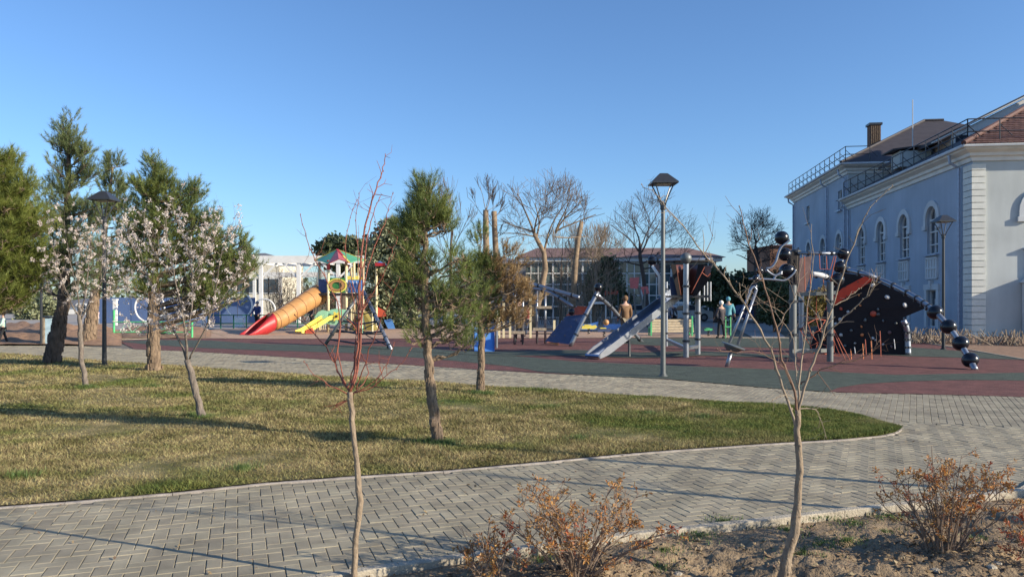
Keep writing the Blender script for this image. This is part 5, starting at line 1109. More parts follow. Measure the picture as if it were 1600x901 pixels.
# orange tube slide with ribs and red exit
cl = interp([Q(497, 461, .2), Q(484, 468, -.5), Q(462, 482, -1.5), Q(440, 496, -2.4), Q(424, 503, -3.0)], 5); k = len(cl); mb = MB()
rr = []
for i in range(k): rr.append((.54-.11*i/k)+(.016 if i % 3 == 0 else 0))
mb.tube(cl, rr, 20); ts_ = mb.build('tube_slide', M['porange'], tw_, smooth=True)
for i in range(0, k, 3):
    d = (cl[min(i+1, k-1)]-cl[max(i-1, 0)]).normalized(); mb = MB(); mb.lathe([(rr[i]-.01, -.012), (rr[i]+.012, -.008), (rr[i]+.012, .008), (rr[i]-.01, .012)], cl[i], 20, d); mb.build('tube_joint', M['hplbrown'], ts_)
mb = MB(); c0 = cl[-1]; c1 = Q(380, 519, -4.2); c1.z = .12; path_ = interp([c0, c0.lerp(c1, .35)+Vector((0, 0, -.06)), c0.lerp(c1, .75)+Vector((0, 0, -.12)), c1], 4); dd = (c1-c0); dd.z = 0; dd.normalize(); sd2 = Vector((dd.y, -dd.x, 0)); vs = []; kk = len(path_); nn = 11
for i, p in enumerate(path_):
    u_ = i/(kk-1); r_ = .44-.06*u_; spn = (1.0-.55*u_)*math.pi*.92
    for q in range(nn):
        a = -math.pi/2-spn+2*spn*q/(nn-1); vs.append(Vector((p.x, p.y, max(.03, p.z+r_*math.sin(a)+.0)))+sd2*r_*math.cos(a))
ins = [v+Vector((0, 0, .035)) for v in vs]
mb.add(vs, [(i*nn+q, i*nn+q+1, (i+1)*nn+q+1, (i+1)*nn+q) for i in range(kk-1) for q in range(nn-1)]); ex = mb.build('slide_exit', M['pred'], tw_, smooth=True)
sm_ = ex.modifiers.new('thickness', 'SOLIDIFY'); sm_.thickness = .05
# little second roof on posts
t2 = thing('play_tower', 'smaller play tower roof on a cream post right of the colourful tower', 'play tower', (X_(593, 45), 45, 0))
for px in (588,): mb = MB(); p = P(px, 413, 45); mb.tube([(p.x, 45, 0), (p.x, 45, p.z)], .075, 8); mb.build('post', M['cream'], t2)
a = P(586, 413, 44.3); b = P(602, 413, 44.3); ap = P(593, 407.5, 45); mb = MB(); mb.add([a, b, b+Vector((0, 1.5, 0)), a+Vector((0, 1.5, 0)), ap], [(0,1,4),(1,2,4),(2,3,4),(3,0,4),(0,3,2,1)]); mb.build('roof_panel', M['pblue'], t2)
mb = MB(); mb.beam(a, b, .06, .18); mb.build('roof_trim', M['pred'], t2)
mb = MB(); mb.prism([P(582, 488, 45), P(589, 479, 45), P(600, 485, 45), P(604, 494, 45), P(590, 495, 45)], Vector((0, .08, 0))); mb.build('panel', M['holdr'], t2); mb = MB(); mb.prism([P(600, 500, 45), P(612, 498, 45), P(618, 516, 45), P(608, 517, 45)], Vector((0, .08, 0))); mb.build('panel', M['pblue'], t2)
# wooden climbing hill behind tower
t3 = thing('climbing_hill', 'tan triangular climbing ramp between the play tower and the A-frame', 'climbing ramp', (X_(560, 40), 40, 0)); mb = MB(); mb.prism([P(545, 516, 40), P(556, 490, 40), P(568, 487, 40), P(586, 516, 40)], Vector((0, 1.0, 0))); mb.build('ramp', M['gold'], t3)
for k in range(4): mb = MB(); mb.tube([P(548+k*8, 516, 39.9), P(560+k*2, 490, 39.9)], .03, 5); mb.build('rope', M['darkrope'], t3)
for px in (562, 566, 582): mb = MB(); mb.tube([P(px, 520, 39.5), P(px, 485, 39.5)], .05, 6); mb.build('post', M['mint' if px == 566 else 'cream'], t3)

# ------------------------------------------------------------------ A-frame of clamped tubes with dark net
YA = 27.5
def clamps(pts, r, every, parent, m='blackm', name='clamp'):
    pts = [Vector(p) for p in pts]; L = [0]
    for a, b in zip(pts[:-1], pts[1:]): L.append(L[-1]+(b-a).length)
    s_ = every*.6
    while s_ < L[-1]:
        i = max(q for q in range(len(L)) if L[q] <= s_); i = min(i, len(pts)-2); t = (s_-L[i])/max(1e-6, L[i+1]-L[i]); c = pts[i].lerp(pts[i+1], t); d = (pts[i+1]-pts[i]).normalized()
        mb = MB(); mb.lathe([(r*1.02, -.035), (r*1.32, -.03), (r*1.32, .03), (r*1.02, .035)], c, 10, d); mb.box(c+d.orthogonal().normalized()*r*1.4, (.05, .05, .05)); mb.build(name, M[m], parent); s_ += every
af = thing('rope_climber', 'A-frame of clamped grey tubes strung with dark straps, behind the red-shooted sapling', 'climbing frame', G(560, 541).to_tuple())
l1 = [P(568, 455, 29), P(590, 500, 27.8), G(611, 546)]; l2 = [P(566, 456, 29), P(540, 490, 28.5), G(507, 540)]
for L_ in (l1, l2):
    mb = MB(); mb.tube(L_, .062, 10); o = mb.build('leg', M['silver' if L_ is l1 else 'greysteel'], af, smooth=True); clamps(L_, .062, .55, af)
for k in range(5):
    t = .2+k*.17; a = l2[0].lerp(l2[2], t); b = l1[0].lerp(l1[2], t); mb = MB(); mb.tube([a, a.lerp(b, .5)+Vector((0, .1, -.12)), b], .035 if k > 1 else .022, 6); mb.build('strap', M['darkrope'], af)
for k in range(3): a = l2[0].lerp(l2[2], .45+.15*k); b = l1[0].lerp(l1[2], .95-.2*k); mb = MB(); mb.tube([a, a.lerp(b, .5)+Vector((0, .2, -.2)), b], .02, 5); mb.build('strap', M['darkrope'], af)

# ------------------------------------------------------------------ middle climbing frame: planks, blue net wall, long tubes
mf = thing('play_climber', 'climbing frame of long silver tubes with hanging plank steps and a navy climbing wall', 'climbing frame', G(880, 541).to_tuple())
tubes = [([P(788, 433, 31), P(840, 446, 29.5), P(893, 461, 28.5), P(905, 465, 28.3)], .075), ([P(832, 450, 29.5), P(860, 457, 29), P(895, 479, 28.5)], .06), ([G(891, 541), P(912, 498, 28), P(934, 456, 28.2)], .078), ([P(934, 461, 28.3), P(955, 480, 29.5), P(970, 497, 30), G(1003, 534)], .07)]
for pts, r in tubes: mb = MB(); mb.tube(interp(pts, 4), r, 10); mb.build('tube', M['silver'], mf, smooth=True); clamps(pts, r, .8, mf)
mb = MB(); mb.ball(P(935, 449, 28.2), .155, 16); mb.build('ball', M['rubberball'], mf, smooth=True)
mb = MB(); mb.ball(P(893, 487, 28.5), .13, 14); mb.build('ball', M['rubberball'], mf, smooth=True)
mb = MB(); mb.prism([P(852, 533, 29), P(862, 520, 29.2), P(884, 494, 29.4), P(918, 491, 28.9), P(909, 506, 28.6), P(892, 538, 28.1)], Vector((.0, .06, 0))); mb.build('climbing_wall', M['hplblue'], mf)
mb = MB(); mb.prism([P(884, 493, 29.4), P(902, 478, 29.2), P(924, 479, 28.7), P(918, 490.5, 28.9)], Vector((.0, .06, 0))); mb.build('red_panel', M['holdr'], mf)
mb = MB(); mb.prism([P(855, 534, 29), P(875, 534, 28.6), P(872, 539, 28.5), P(858, 536, 28.8)], Vector((.0, .3, 0))); mb.build('wall_foot', M['holdo'], mf)
for (x, y) in [(866,524),(874,512),(882,524),(892,510),(880,500),(900,500),(895,522),(903,512),(866,516),(860,524)]: mb = MB(); mb.ball(P(x, y, 28.55), .035, 7, sq=.6); mb.build('hold', M['blackm'], mf)
def ladder(label, x0, x1, yt, yb, planks, Y):
    t = thing('plank_ladder', label, 'climbing steps', (X_((x0+x1)/2, Y), Y, 0), 'hanging plank steps')
    for x in (x0, x1): mb = MB(); mb.tube([P(x, yt, Y), P(x, yb, Y)], .045, 8); mb.build('upright', M['silver'], t, smooth=True)
    for (cx, cy, w_) in planks: c = P(cx, cy, Y-.12); mb = MB(); mb.box(c, (w_/F*Y, .3, .10)); mb.build('plank', M['wood'], t)
ladder('pair of uprights with two wooden planks, left one of three, by the dead brown needles', 804, 817, 438, 538.5, [(811,492,24),(810,519,21)], 29)
ladder('pair of uprights with two wooden planks, right of the leaning pale trunk', 839, 852, 449, 537, [(850,480,24),(843,514,21)], 29.6)
t = thing('upright_pole', 'single slim pole with clamps right of the small blue slide', 'pole', (G(776, 541).x, G(776, 541).y, 0)); mb = MB(); q0 = G(776, 541); mb.tube([q0, P(776, 465, q0.y)], .055, 8); mb.build('pole', M['silver'], t, smooth=True); clamps([q0, P(776, 465, q0.y)], .055, .6, t)
# brown wooden frame behind
t = thing('timber_frame', 'low timber play frame with cream posts behind the small pine', 'play frame', (X_(800, 34), 34, 0))
for px, yt in ((787, 470), (797, 478), (829, 465), (866, 500), (780, 490)): mb = MB(); mb.box((X_(px, 34), 34, P(0, yt, 34).z/2), (.1, .1, P(0, yt, 34).z)); mb.build('post', M['cream'], t)
for py in (514, 521): mb = MB(); mb.box((X_(825, 34), 34, P(0, py, 34).z), (X_(870, 34)-X_(780, 34), .05, .05)); mb.build('rail', M['hpl'], t)
# small blue slide
Yb = 25.0; t = thing('blue_slide', 'small double blue slide facing the camera, behind the small pine trunk', 'slide', (X_(757, Yb), Yb, 0))
for cx in (748.5, 765): chute('slide_chute', interp([P(cx, 549, Yb), P(cx, 544.5, Yb+.25), P(cx, 530, Yb+.8), P(cx, 513, Yb+1.5), P(cx, 511.5, Yb+1.9)], 4), .30, .07, M['pblue'], M['pnavy'], t, wdir=(1, 0, 0), side=.02)
for px in (737, 776): mb = MB(); mb.tube([(X_(px, Yb+1.9), Yb+1.9, 0), (X_(px, Yb+1.9), Yb+1.9, 1.05)], .045, 8); mb.build('post', M['silver'], t)
mb = MB(); mb.tube([(X_(735, Yb+1.9), Yb+1.9, .98), (X_(778, Yb+1.9), Yb+1.9, .98)], .03, 6); mb.build('top_rail', M['silver'], t)

# ------------------------------------------------------------------ slide tower with brown funnel
st = thing('slide_tower', 'steel slide tower with dark brown funnel panel and black balls, right of the street lamp', 'climbing tower', G(1073, 558).to_tuple())
pst = [(1072, 558, 410), (1090.5, 554, 425), (1041, 541, 440)]
for px, pb, pt_ in pst:
    c = G(px, pb); mb = MB(); z = CH-(pt_-HY)/F*c.y; mb.tube([(c.x, c.y, 0), (c.x, c.y, z)], .085 if px > 1045 else .06, 12); mb.build('post', M['silver'], st, smooth=True, autos=40)
    clamps([(c.x, c.y, 0), (c.x, c.y, z)], .085 if px > 1045 else .06, .8, st)
cA, cB, cC = G(1072, 558), G(1090.5, 554), G(1041, 541)
for a, b in ((cA, cB), (cA, cC)): mb = MB(); mb.beam(a+Vector((0, 0, .26)), b+Vector((0, 0, .26)), .12, .09); mb.build('step_bar', M['silver'], st)
Ys = 23.0
zdk = P(0, 463, Ys).z; mb = MB(); mb.box((X_(1078, Ys), Ys+.4, zdk), (1.05, 1.2, .07)); mb.build('deck', M['blackm'], st)
mb = MB(); mb.tube([P(1014, 407, 23.6), P(1050, 406, 23.2), P(1114, 405.5, 22.6)], .06, 10); mb.build('top_tube', M['silver'], st, smooth=True); clamps([P(1014, 407, 23.6), P(1114, 405.5, 22.6)], .06, .5, st)
mb = MB(); mb.tube([P(1112, 405, 22.6), P(1114, 410, 22.5), P(1110, 418, 22.5)], .045, 8); mb.build('bent_tube', M['blackm'], st)
mb = MB(); mb.prism([P(1038, 407, 23.4), P(1100, 407, 22.8), P(1102, 413.5, 22.8), P(1038, 413.5, 23.4)], Vector((0, .08, 0))); mb.build('header_panel', M['greysteel'], st)
# funnel: half-cone shell between a wide top and a narrow bottom
def shell(top, bot, depth, n=14, bulge=1.0):
    vs = []; (ax, ay), (bx, by) = top; (cx_, cy_), (dx, dy) = bot
    for row in range(6):
        v = row/5
        for q in range(n+1):
            u_ = q/n; x = (ax*(1-u_)+bx*u_)*(1-v)+(cx_*(1-u_)+dx*u_)*v; y = (ay*(1-u_)+by*u_)*(1-v)+(cy_*(1-u_)+dy*u_)*v; vs.append(P(x, y, Ys+.05+math.sin(math.pi*u_)*depth*(1-.4*v)))
    return vs, [(r_*(n+1)+q, r_*(n+1)+q+1, (r_+1)*(n+1)+q+1, (r_+1)*(n+1)+q) for r_ in range(5) for q in range(n)]
vs, fs = shell(((1049, 413), (1096, 413)), ((1061, 463), (1084, 463)), .75); mb = MB(); mb.add(vs, fs); fo = mb.build('funnel_panel', M['hplbrown'], st, smooth=True); m_ = fo.modifiers.new('thickness', 'SOLIDIFY'); m_.thickness = .03
mb = MB(); mb.prism([P(1048, 413, 22.95), P(1056, 413, 22.95), P(1064, 463, 22.95), P(1059, 463, 22.95)], Vector((0, .05, 0))); mb.build('funnel_edge', M['hpl'], st)
mb = MB(); mb.prism([P(1091, 413, 22.9), P(1106, 413, 22.7), P(1089, 452, 22.8), P(1083, 463, 22.9)], Vector((0, .05, 0))); mb.build('funnel_edge', M['hpl'], st)
mb = MB(); mb.prism([P(1096, 426, 22.5), P(1112, 428, 22.4), P(1109, 436, 22.4), P(1088, 462, 22.7), P(1083, 463, 22.8)], Vector((0, .06, 0))); mb.build('slanting_plate', M['hpl'], st)
mb = MB(); mb.prism([P(1100, 415, 22.4), P(1111, 415, 22.3), P(1110, 432, 22.3), P(1103, 431, 22.4)], Vector((0, .05, 0))); mb.build('pink_plate', M['hplpink'], st)
for (x, y, r, Y_) in ((1072, 403.5, .165, 22.4), (1019, 407, .15, 23.6), (1103, 404.5, .11, 23.2)): mb = MB(); mb.ball(P(x, y, Y_), r, 18); mb.build('ball', M['rubberball' if x != 1072 else 'greysteel'], st, smooth=True)
mb = MB(); mb.prism([P(1018, 413, 23.5), P(1030, 412, 23.5), P(1031, 430, 23.5), P(1026, 433, 23.5)], Vector((0, .05, 0))); mb.build('tan_plate', M['hplpink'], st)
mb = MB(); mb.tube([P(1019, 415, 23.4), P(1030, 431, 23.4), P(1031, 460, 23.6)], .045, 8); mb.build('handrail', M['white'], st, smooth=True)
mb = MB(); mb.prism([P(1046, 432, 23.3), P(1050, 432, 23.3), P(1061, 463, 23.3), P(1049, 463, 23.3)], Vector((0, .05, 0))); mb.build('side_plate', M['hplblue'], st)
for (a, b) in (((1101, 417), (1080, 458)), ((1097, 426), (1105, 432)), ((1105, 432), (1110, 427))): mb = MB(); mb.tube([P(*a, 22.3), P(*b, 22.3)], .012, 5); mb.build('rope', M['rope'], st)
for k in range(3): mb = MB(); mb.tube([P(1100+k*5, 440, 24), P(1100+k*5, 470, 24)], .03, 6); mb.build('bar', M['silver'], st)
sl0 = thing('steel_slide', 'long straight stainless steel slide running down to the left from the funnel tower', 'slide', G(930, 563).to_tuple())
q0 = G(917, 561); q0.z = .10; q4 = P(1050, 459, 24.2); d_ = (q4-q0)
bedp = interp([q0, q0+Vector((d_.x*.07, d_.y*.07, .07)), q0+Vector((d_.x*.16, d_.y*.16, d_.z*.12)), q0+d_*.55+Vector((0, 0, -.03)), q4], 6)
bedp = [p+Vector((.17, -.02, 0)) for p in bedp]; chute('slide_bed', bedp, .50, .17, M['chute'], M['silver'], sl0, side=.03)
mb = MB(); e = bedp[0]; w_ = Vector((d_.y, -d_.x, 0)).normalized(); mb.tube([e-w_*.27, e+w_*.27], .05, 8); mb.build('lip', M['chute'], sl0)
mb = MB(); c = bedp[len(bedp)*2//3]; mb.tube([c-Vector((0, 0, .08)), (c.x, c.y, 0)], .04, 7); mb.build('support', M['greysteel'], sl0)

# ------------------------------------------------------------------ right climbing structure
rs = thing('climbing_structure', 'large climbing structure with dark climbing wall, red stripe and arching tube of black balls', 'climbing frame', G(1419, 555).to_tuple())
def D_(px, py): return 25.1-1.7*(px-1264)/154-.0*max(0, (500-py)/75)*max(0, (px-1300)/145)
arm = [P(1306, 420, 24.2), P(1325, 421.5, 24.0), P(1352, 428, 23.2), P(1376, 437, 23.1), P(1400, 448, 22.5), P(1425, 461, 21.8), P(1445, 474, 20.8), P(1462, 488, 19.6), P(1482, 510, 19.2), P(1500, 536, 18.9), P(1514, 560, 18.6), G(1524, 578)]
armc = interp(arm, 4); mb = MB(); mb.tube(armc, .072, 12); mb.build('arching_tube', M['silver'], rs, smooth=True)
clamps(armc[:28], .072, .62, rs)
for (x, y, Y_) in ((1461, 487.5, 19.6), (1482, 510, 19.2), (1501, 536, 18.9), (1516, 562, 18.6)): mb = MB(); mb.ball(P(x, y, Y_), .195, 22, sq=.92, axis=(.6, 0, -.8)); mb.build('ball', M['rubberball'], rs, smooth=True)
def pan(pts, m, nm, off=(0, .06, 0), dY=0, parent=None): mb = MB(); mb.prism([P(x, y, D_(x, y)+dY) for x, y in pts], Vector(off)); return mb.build(nm, M[m], parent or rs)
pan([(1316,426),(1340,429),(1352,433),(1376,442),(1400,453),(1425,466),(1443,478),(1445,482),(1430,488),(1411,496),(1414,512),(1416.5,530),(1418,554.5),(1340,551.5),(1264,549),(1274,520),(1284,500),(1292,478),(1300,458)], 'hpl', 'climbing_wall')
rp = pan([(1352,431),(1366,433),(1364,437),(1300,478),(1289,484),(1296,468),(1316,450)], 'hplred', 'red_stripe', off=(0, -.05, 0), dY=-.03)
for (x, y) in [(1320,448),(1340,440),(1322,462),(1306,462),(1342,452),(1358,434),(1300,474)]: mb = MB(); mb.lathe([(.016, 0), (.016, .03)], P(x, y, D_(x, y)-.09), 7, (0, -1, 0)); mb.build('bolt', M['blackm'], rp)
random.seed(77)
for (x, y, m_, s_) in [(1364,446,'holdw',.075),(1386.5,464,'holdw',.085),(1414,476.5,'holdw',.085),(1364.5,490,'holdr',.10),(1314,482,'holdr',.06),(1325,487,'holdw',.05),(1342,461,'holdo',.04),(1344,477,'holdo',.04),(1313,499,'holdw',.07),(1306,506,'holdw',.06),(1346,510,'holdo',.045),(1347,523,'holdo',.055),(1314,523,'holdw',.06),(1364,528,'holdw',.05),(1390,519,'hplpink',.06),(1393,541,'hplpink',.05),(1352,500,'greysteel',.07),(1372,491,'greysteel',.06),(1372,483,'greysteel',.05),(1380,501,'greysteel',.05),(1300,520,'holdr',.05),(1288,530,'holdo',.05),(1330,516,'greysteel',.05),(1380,538,'holdw',.04),(1368,531,'holdw',.04),(1336,536,'holdw',.04),(1400,505,'greysteel',.04),(1320,540,'greysteel',.05)]:
    mb = MB(); c = P(x, y, D_(x, y)-.05); mb.ball(c, s_, 10, sq=.6, axis=(random.gauss(0, .5), -1, random.gauss(0, .5))); mb.build('hold', M[m_], rs, smooth=True)
edge = [P(1411, 500, 23.3), P(1416, 512, 23.3), P(1418, 530, 23.35), G(1419, 555)]; mb = MB(); mb.tube(interp(edge, 4), .088, 12); mb.build('side_tube', M['silver'], rs, smooth=True); clamps(interp(edge, 4), .088, .24, rs)
for (x, y0, y1, m_) in [(1329,545,563,'holdo'),(1348,537,567,'holdo'),(1361,533,562,'holdo'),(1375,517,557,'rope'),(1335,542,553,'holdw'),(1397,530,545,'holdw'),(1352,530,556,'rope')]:
    mb = MB(); mb.tube([P(x, y0, 22.2), P(x+1, (y0+y1)/2, 21.9), P(x+1.5, y1, 21.7)], .012, 5); mb.build('hanging_rope', M[m_], rs)
# rope tower part: posts, bars, stacked balls
rt = thing('rope_tower', 'grey post tower with silver bars and stacked black balls left of the dark climbing wall', 'climbing tower', G(1240, 565).to_tuple())
for (px, pb, pt_, r) in ((1239, 565, 445, .10), (1252, 549, 462, .085), (1297, 565, 440, .085)):
    c = G(px, pb); z = CH-(pt_-HY)/F*c.y; mb = MB(); mb.tube([(c.x, c.y, 0), (c.x, c.y, z)], r, 12); mb.build('post', M['greysteel' if px != 1252 else 'silver'], rt, smooth=True, autos=40); clamps([(c.x, c.y, .2), (c.x, c.y, z)], r, .9, rt)
Yr = 21.0
mb = MB(); mb.beam(P(1236, 548, 20.8), P(1300, 547, 21.2), .14, .10); mb.build('step_bar', M['greysteel'], rt)
mb = MB(); mb.prism([P(1236, 393, Yr), P(1250, 393, Yr), P(1248, 430, Yr), P(1245, 460, Yr), P(1241, 460, Yr), P(1235, 425, Yr)], Vector((0, .28, 0))); mb.build('pillar', M['hpl'], rt)
mb = MB(); mb.lathe([(.12, 0), (.15, .03), (.15, .08), (.08, .12)], P(1243, 396, Yr+.12), 14); mb.build('pillar_cap', M['blackm'], rt)
mb = MB(); mb.tube([P(1246, 395.5, Yr), P(1318, 396, Yr)], .045, 10); mb.build('top_bar', M['silver'], rt, smooth=True); clamps([P(1252, 395.5, Yr), P(1312, 396, Yr)], .045, .32, rt)
for (x, y, r) in ((1318, 396.5, .165), (1312.5, 417, .175), (1308, 437, .19)): mb = MB(); mb.ball(P(x, y, Yr), r, 20); mb.build('ball', M['rubberball'], rt, smooth=True)
mb = MB(); mb.tube([P(1318, 398, Yr), P(1312, 418, Yr), P(1306, 440, Yr), P(1298, 452, Yr)], .05, 8); mb.build('tube', M['silver'], rt)
mb = MB(); mb.tube(interp([P(1268, 427.5, Yr), P(1283, 430, Yr), P(1298, 434, Yr+.1)], 3), .075, 10); mb.build('tube', M['white'], rt, smooth=True); clamps([P(1266, 427, Yr), P(1298, 434, Yr+.1)], .075, .3, rt)
mb = MB(); mb.beam(P(1245, 460, Yr+.2), P(1305, 457, Yr+.2), .3, .10); mb.build('ledge', M['greysteel'], rt)
mb = MB(); mb.prism([P(1250, 403, Yr+.8), P(1268, 400, Yr+.8), P(1266, 430, Yr+.8), P(1258, 457, Yr+.8), P(1244, 458, Yr+.8)], Vector((0, .06, 0))); mb.build('dusty_sheen_panel', M['hplpink'], rt)  # dusty panel, the reflection on it painted as a paler tone
for (x, y, r, sq) in ((1221.5, 371.5, .19, 1), (1226.5, 397.5, .18, 1), (1229.5, 422.5, .215, .88), (1180.5, 435.5, .085, 1), (1178.5, 448, .10, 1), (1187, 423, .10, 1)): mb = MB(); mb.ball(P(x, y, Yr-.15 if x > 1200 else 20.2), r, 20, sq=sq); mb.build('ball', M['rubberball'], rt, smooth=True)
for pts, r in (([(1234.6,374.5),(1228,380),(1220.7,386),(1216,396),(1212.5,408),(1206,417),(1197.7,419.5)], .032), ([(1243,421),(1240,427),(1227,437.5),(1212,437),(1196,436),(1170,435.5)], .032), ([(1186,421),(1186,428),(1181,440)], .04), ([(1197,421),(1204,427),(1212,430),(1222,424)], .03), ([(1209,437),(1212,431),(1222,427)], .03)):
    mb = MB(); mb.tube(interp([P(x, y, Yr-.35) for x, y in pts], 4), r, 9); mb.build('bent_tube', M['silver'], rt, smooth=True)
for pts in ([(1280,397),(1281,420),(1297,421),(1303,400)], [(1291,400),(1292,420)], [(1257,400),(1257,425),(1258,455)], [(1266,428),(1266,455)], [(1286,436),(1288,455)], [(1306,400),(1295,452)]):
    mb = MB(); mb.tube([P(x, y, Yr-.1) for x, y in pts], .012, 5); mb.build('rope', M['rope'], rt)
rn = MB(); random.seed(88)
nodes = [(1262,505),(1275,498),(1290,500),(1300,512),(1268,522),(1280,516),(1292,524),(1266,540),(1278,535),(1292,540),(1303,532),(1272,552),(1288,553),(1303,550),(1250,515),(1313,556)]
for i, a in enumerate(nodes):
    near = sorted(nodes, key=lambda q: (q[0]-a[0])**2+(q[1]-a[1])**2)[1:4]
    for b in near: mb = MB(); mb.tube([P(*a, 21.6+.5*math.sin(a[0])), P(*b, 21.6+.5*math.sin(b[0]))], .010, 5); mb.build('net_rope', M['rope'], rt)
for (a, b) in (((1300,512),(1322,565)), ((1303,515),(1328,562)), ((1262,505),(1262,458)), ((1300,512),(1290,462)), ((1275,498),(1276,462))): mb = MB(); mb.tube([P(*a, 21.5), P(*b, 21.3)], .011, 5); mb.build('net_rope', M['rope'], rt)
# stand-on spinner
spn = thing('spinner', 'leaning spinner with two slanting silver poles and a grey bowl near its foot', 'spinner', G(1135, 573).to_tuple())
g0 = G(1135, 573); g0.z = -.02
for a, b in (((1182, 452), (1153, 538)), ((1171, 458), (1140, 535))): mb = MB(); mb.tube([P(*a, 19.6), P(*b, 19.3)], .038, 10); mb.build('pole', M['silver'], spn, smooth=True)
mb = MB(); mb.tube([g0, P(1142, 551, 19.25)], .05, 10); mb.build('stem', M['silver'], spn, smooth=True)
mb = MB(); mb.tube(interp([P(1171, 459, 19.6), P(1173, 452, 19.6), P(1178, 448, 19.6), P(1182, 453, 19.6)], 3), .038, 8); mb.build('bow', M['silver'], spn, smooth=True)
mb = MB(); mb.lathe([(.02, -.16), (.12, -.15), (.20, -.08), (.24, -.01), (.30, .0), (.30, .025), (.22, .02), (.02, .0)], P(1145.5, 540.5, 19.3), 22, (.30, -.08, .95)); mb.build('bowl', M['greysteel'], spn, smooth=True, autos=50)

# ------------------------------------------------------------------ bench and small toys
Yk = 36.0; bc = thing('bench', 'slatted beige bench back with green end frames behind the steel slide', 'bench', (X_(1052, Yk), Yk, 0))
for k in range(5):
    mb = MB(); mb.box((X_(1051, Yk), Yk+.04*k, P(0, 517-k*4.1, Yk).z), (X_(1084, Yk)-X_(1018, Yk), .05, .105)); mb.build('slat', M['benchw'], bc)
for k in range(2): mb = MB(); mb.box((X_(1051, Yk), Yk+.25+.15*k, .46), (X_(1084, Yk)-X_(1018, Yk), .12, .04)); mb.build('seat_slat', M['benchw'], bc)
for px in (1017, 1081): mb = MB(); mb.beam((X_(px, Yk), Yk-.06, 0), (X_(px, Yk), Yk-.06, .95), .07, .09); mb.beam((X_(px, Yk), Yk-.06, .4), (X_(px, Yk), Yk+.5, .4), .07, .07); mb.beam((X_(px, Yk), Yk+.5, 0), (X_(px, Yk), Yk+.5, .4), .06, .06); mb.build('end_frame', M['greenm'], bc)
def springtoy(label, px, py, col, seatm, headm=None, Y=None, s=1.0):
    c = G(px, py); t = thing('spring_rider', label, 'spring toy', (c.x, c.y, 0), 'small spring toys')
    mb = MB(); mb.tube([c+Vector((.06*math.cos(q*1.1), .06*math.sin(q*1.1), .012*q)) for q in range(24)], .018, 5); mb.build('spring', M['blackm'], t)
    mb = MB(); mb.prism([c+Vector((x*s, 0, .26+z*s)) for x, z in [(-.35, .0), (.3, 0), (.42, .1), (.34, .2), (.12, .16), (-.1, .18), (-.34, .16)]], Vector((0, .16, 0))); mb.build('body', M[col], t)
    mb = MB(); mb.box(c+Vector((-.05*s, .08, .26+.2*s)), (.34*s, .2, .04)); mb.build('seat', M[seatm], t)
    if headm: mb = MB(); mb.ball(c+Vector((.12*s, .08, .68)), .14, 12); mb.build('head', M[headm], t, smooth=True)
springtoy('yellow round spring toy on the tan rubber, left of the man in brown', 920, 522, 'pyellow', 'pyellow', None)
springtoy('grey and yellow spring toy with orange round head left of the steel slide', 944, 527, 'hplblue', 'pyellow', 'porange', s=.8)
springtoy('green spring toy right of the slatted bench', 1107, 525, 'greenm', 'greenm', None, s=.5)
c = G(1137, 528); t = thing('green_chair', 'small green framed seat right of the woman in the white hat', 'seat', (c.x, c.y, 0))
for dx in (-.1, .12): mb = MB(); mb.tube([(c.x+dx, c.y, 0), (c.x+dx, c.y, .95)], .03, 6); mb.build('leg', M['greenm'], t)
mb = MB(); mb.box((c.x, c.y+.1, .5), (.3, .3, .05)); mb.build('seat', M['greenm'], t)
# blue low boats / seesaw behind the man
for (px, py, w_, lab) in ((905, 519, 60, 'low blue play bench behind the navy climbing wall'), (965, 519, 42, 'low blue play boat behind the man in brown')):
    c = G(px, py); t = thing('blue_play_boat', lab, 'play boat', (c.x, c.y, 0), 'low blue play pieces'); hw = w_/F*c.y/2; mb = MB(); mb.prism([c+Vector((x*hw, 0, z)) for x, z in [(-1, .15), (.9, .15), (1, .55), (.5, .42), (-.6, .42), (-.9, .6)]], Vector((0, .6, 0))); mb.build('hull', M['pblue'], t)
    for sx in (-.6, .6): mb = MB(); mb.box(c+Vector((sx*hw, .3, .09)), (.12, .3, .18)); mb.build('foot', M['pnavy'], t)
sw = thing('seesaw_frame', 'grey A-frame with two dusty red panels behind the slide tower', 'play frame', (X_(995, 46), 46, 0))
for a, b in (((984,455),(978,505)), ((990,455),(995,505)), ((998,448),(1012,505)), ((1008,452),(1006,505))): mb = MB(); mb.tube([P(*a, 46), P(b[0], 511.5, 46)], .06, 7); mb.build('leg', M['greysteel'], sw)
mb = MB(); mb.prism([P(984, 434, 46), P(999, 433, 46), P(997, 451, 46), P(985, 450, 46)], Vector((0, .1, 0))); mb.build('panel', M['rosy'], sw)
mb = MB(); mb.prism([P(1001, 448, 46), P(1012, 447, 46), P(1015, 458, 46), P(1005, 460, 46)], Vector((0, .1, 0))); mb.build('panel', M['rosy'], sw)
c = P(955, 457, 55); t = thing('red_sign', 'red sign panel before the dark conifer', 'sign', (c.x, 55, 0)); mb = MB()
random.seed(5)
for k in range(9): mb.box((c.x-.42+k*.11, 55, c.z+random.gauss(0, .04)), (.07, .05, random.uniform(.15, .4)))
mb.build('letters', M['holdr'], t, kind='stuff'); mb = MB(); mb.box((c.x, 55.04, c.z), (1.1, .03, .06)); mb.box((c.x-.5, 55.04, c.z/2), (.06, .04, c.z)); mb.box((c.x+.5, 55.04, c.z/2), (.06, .04, c.z)); mb.build('frame', M['greysteel'], t)
c = P(985, 477, 50)
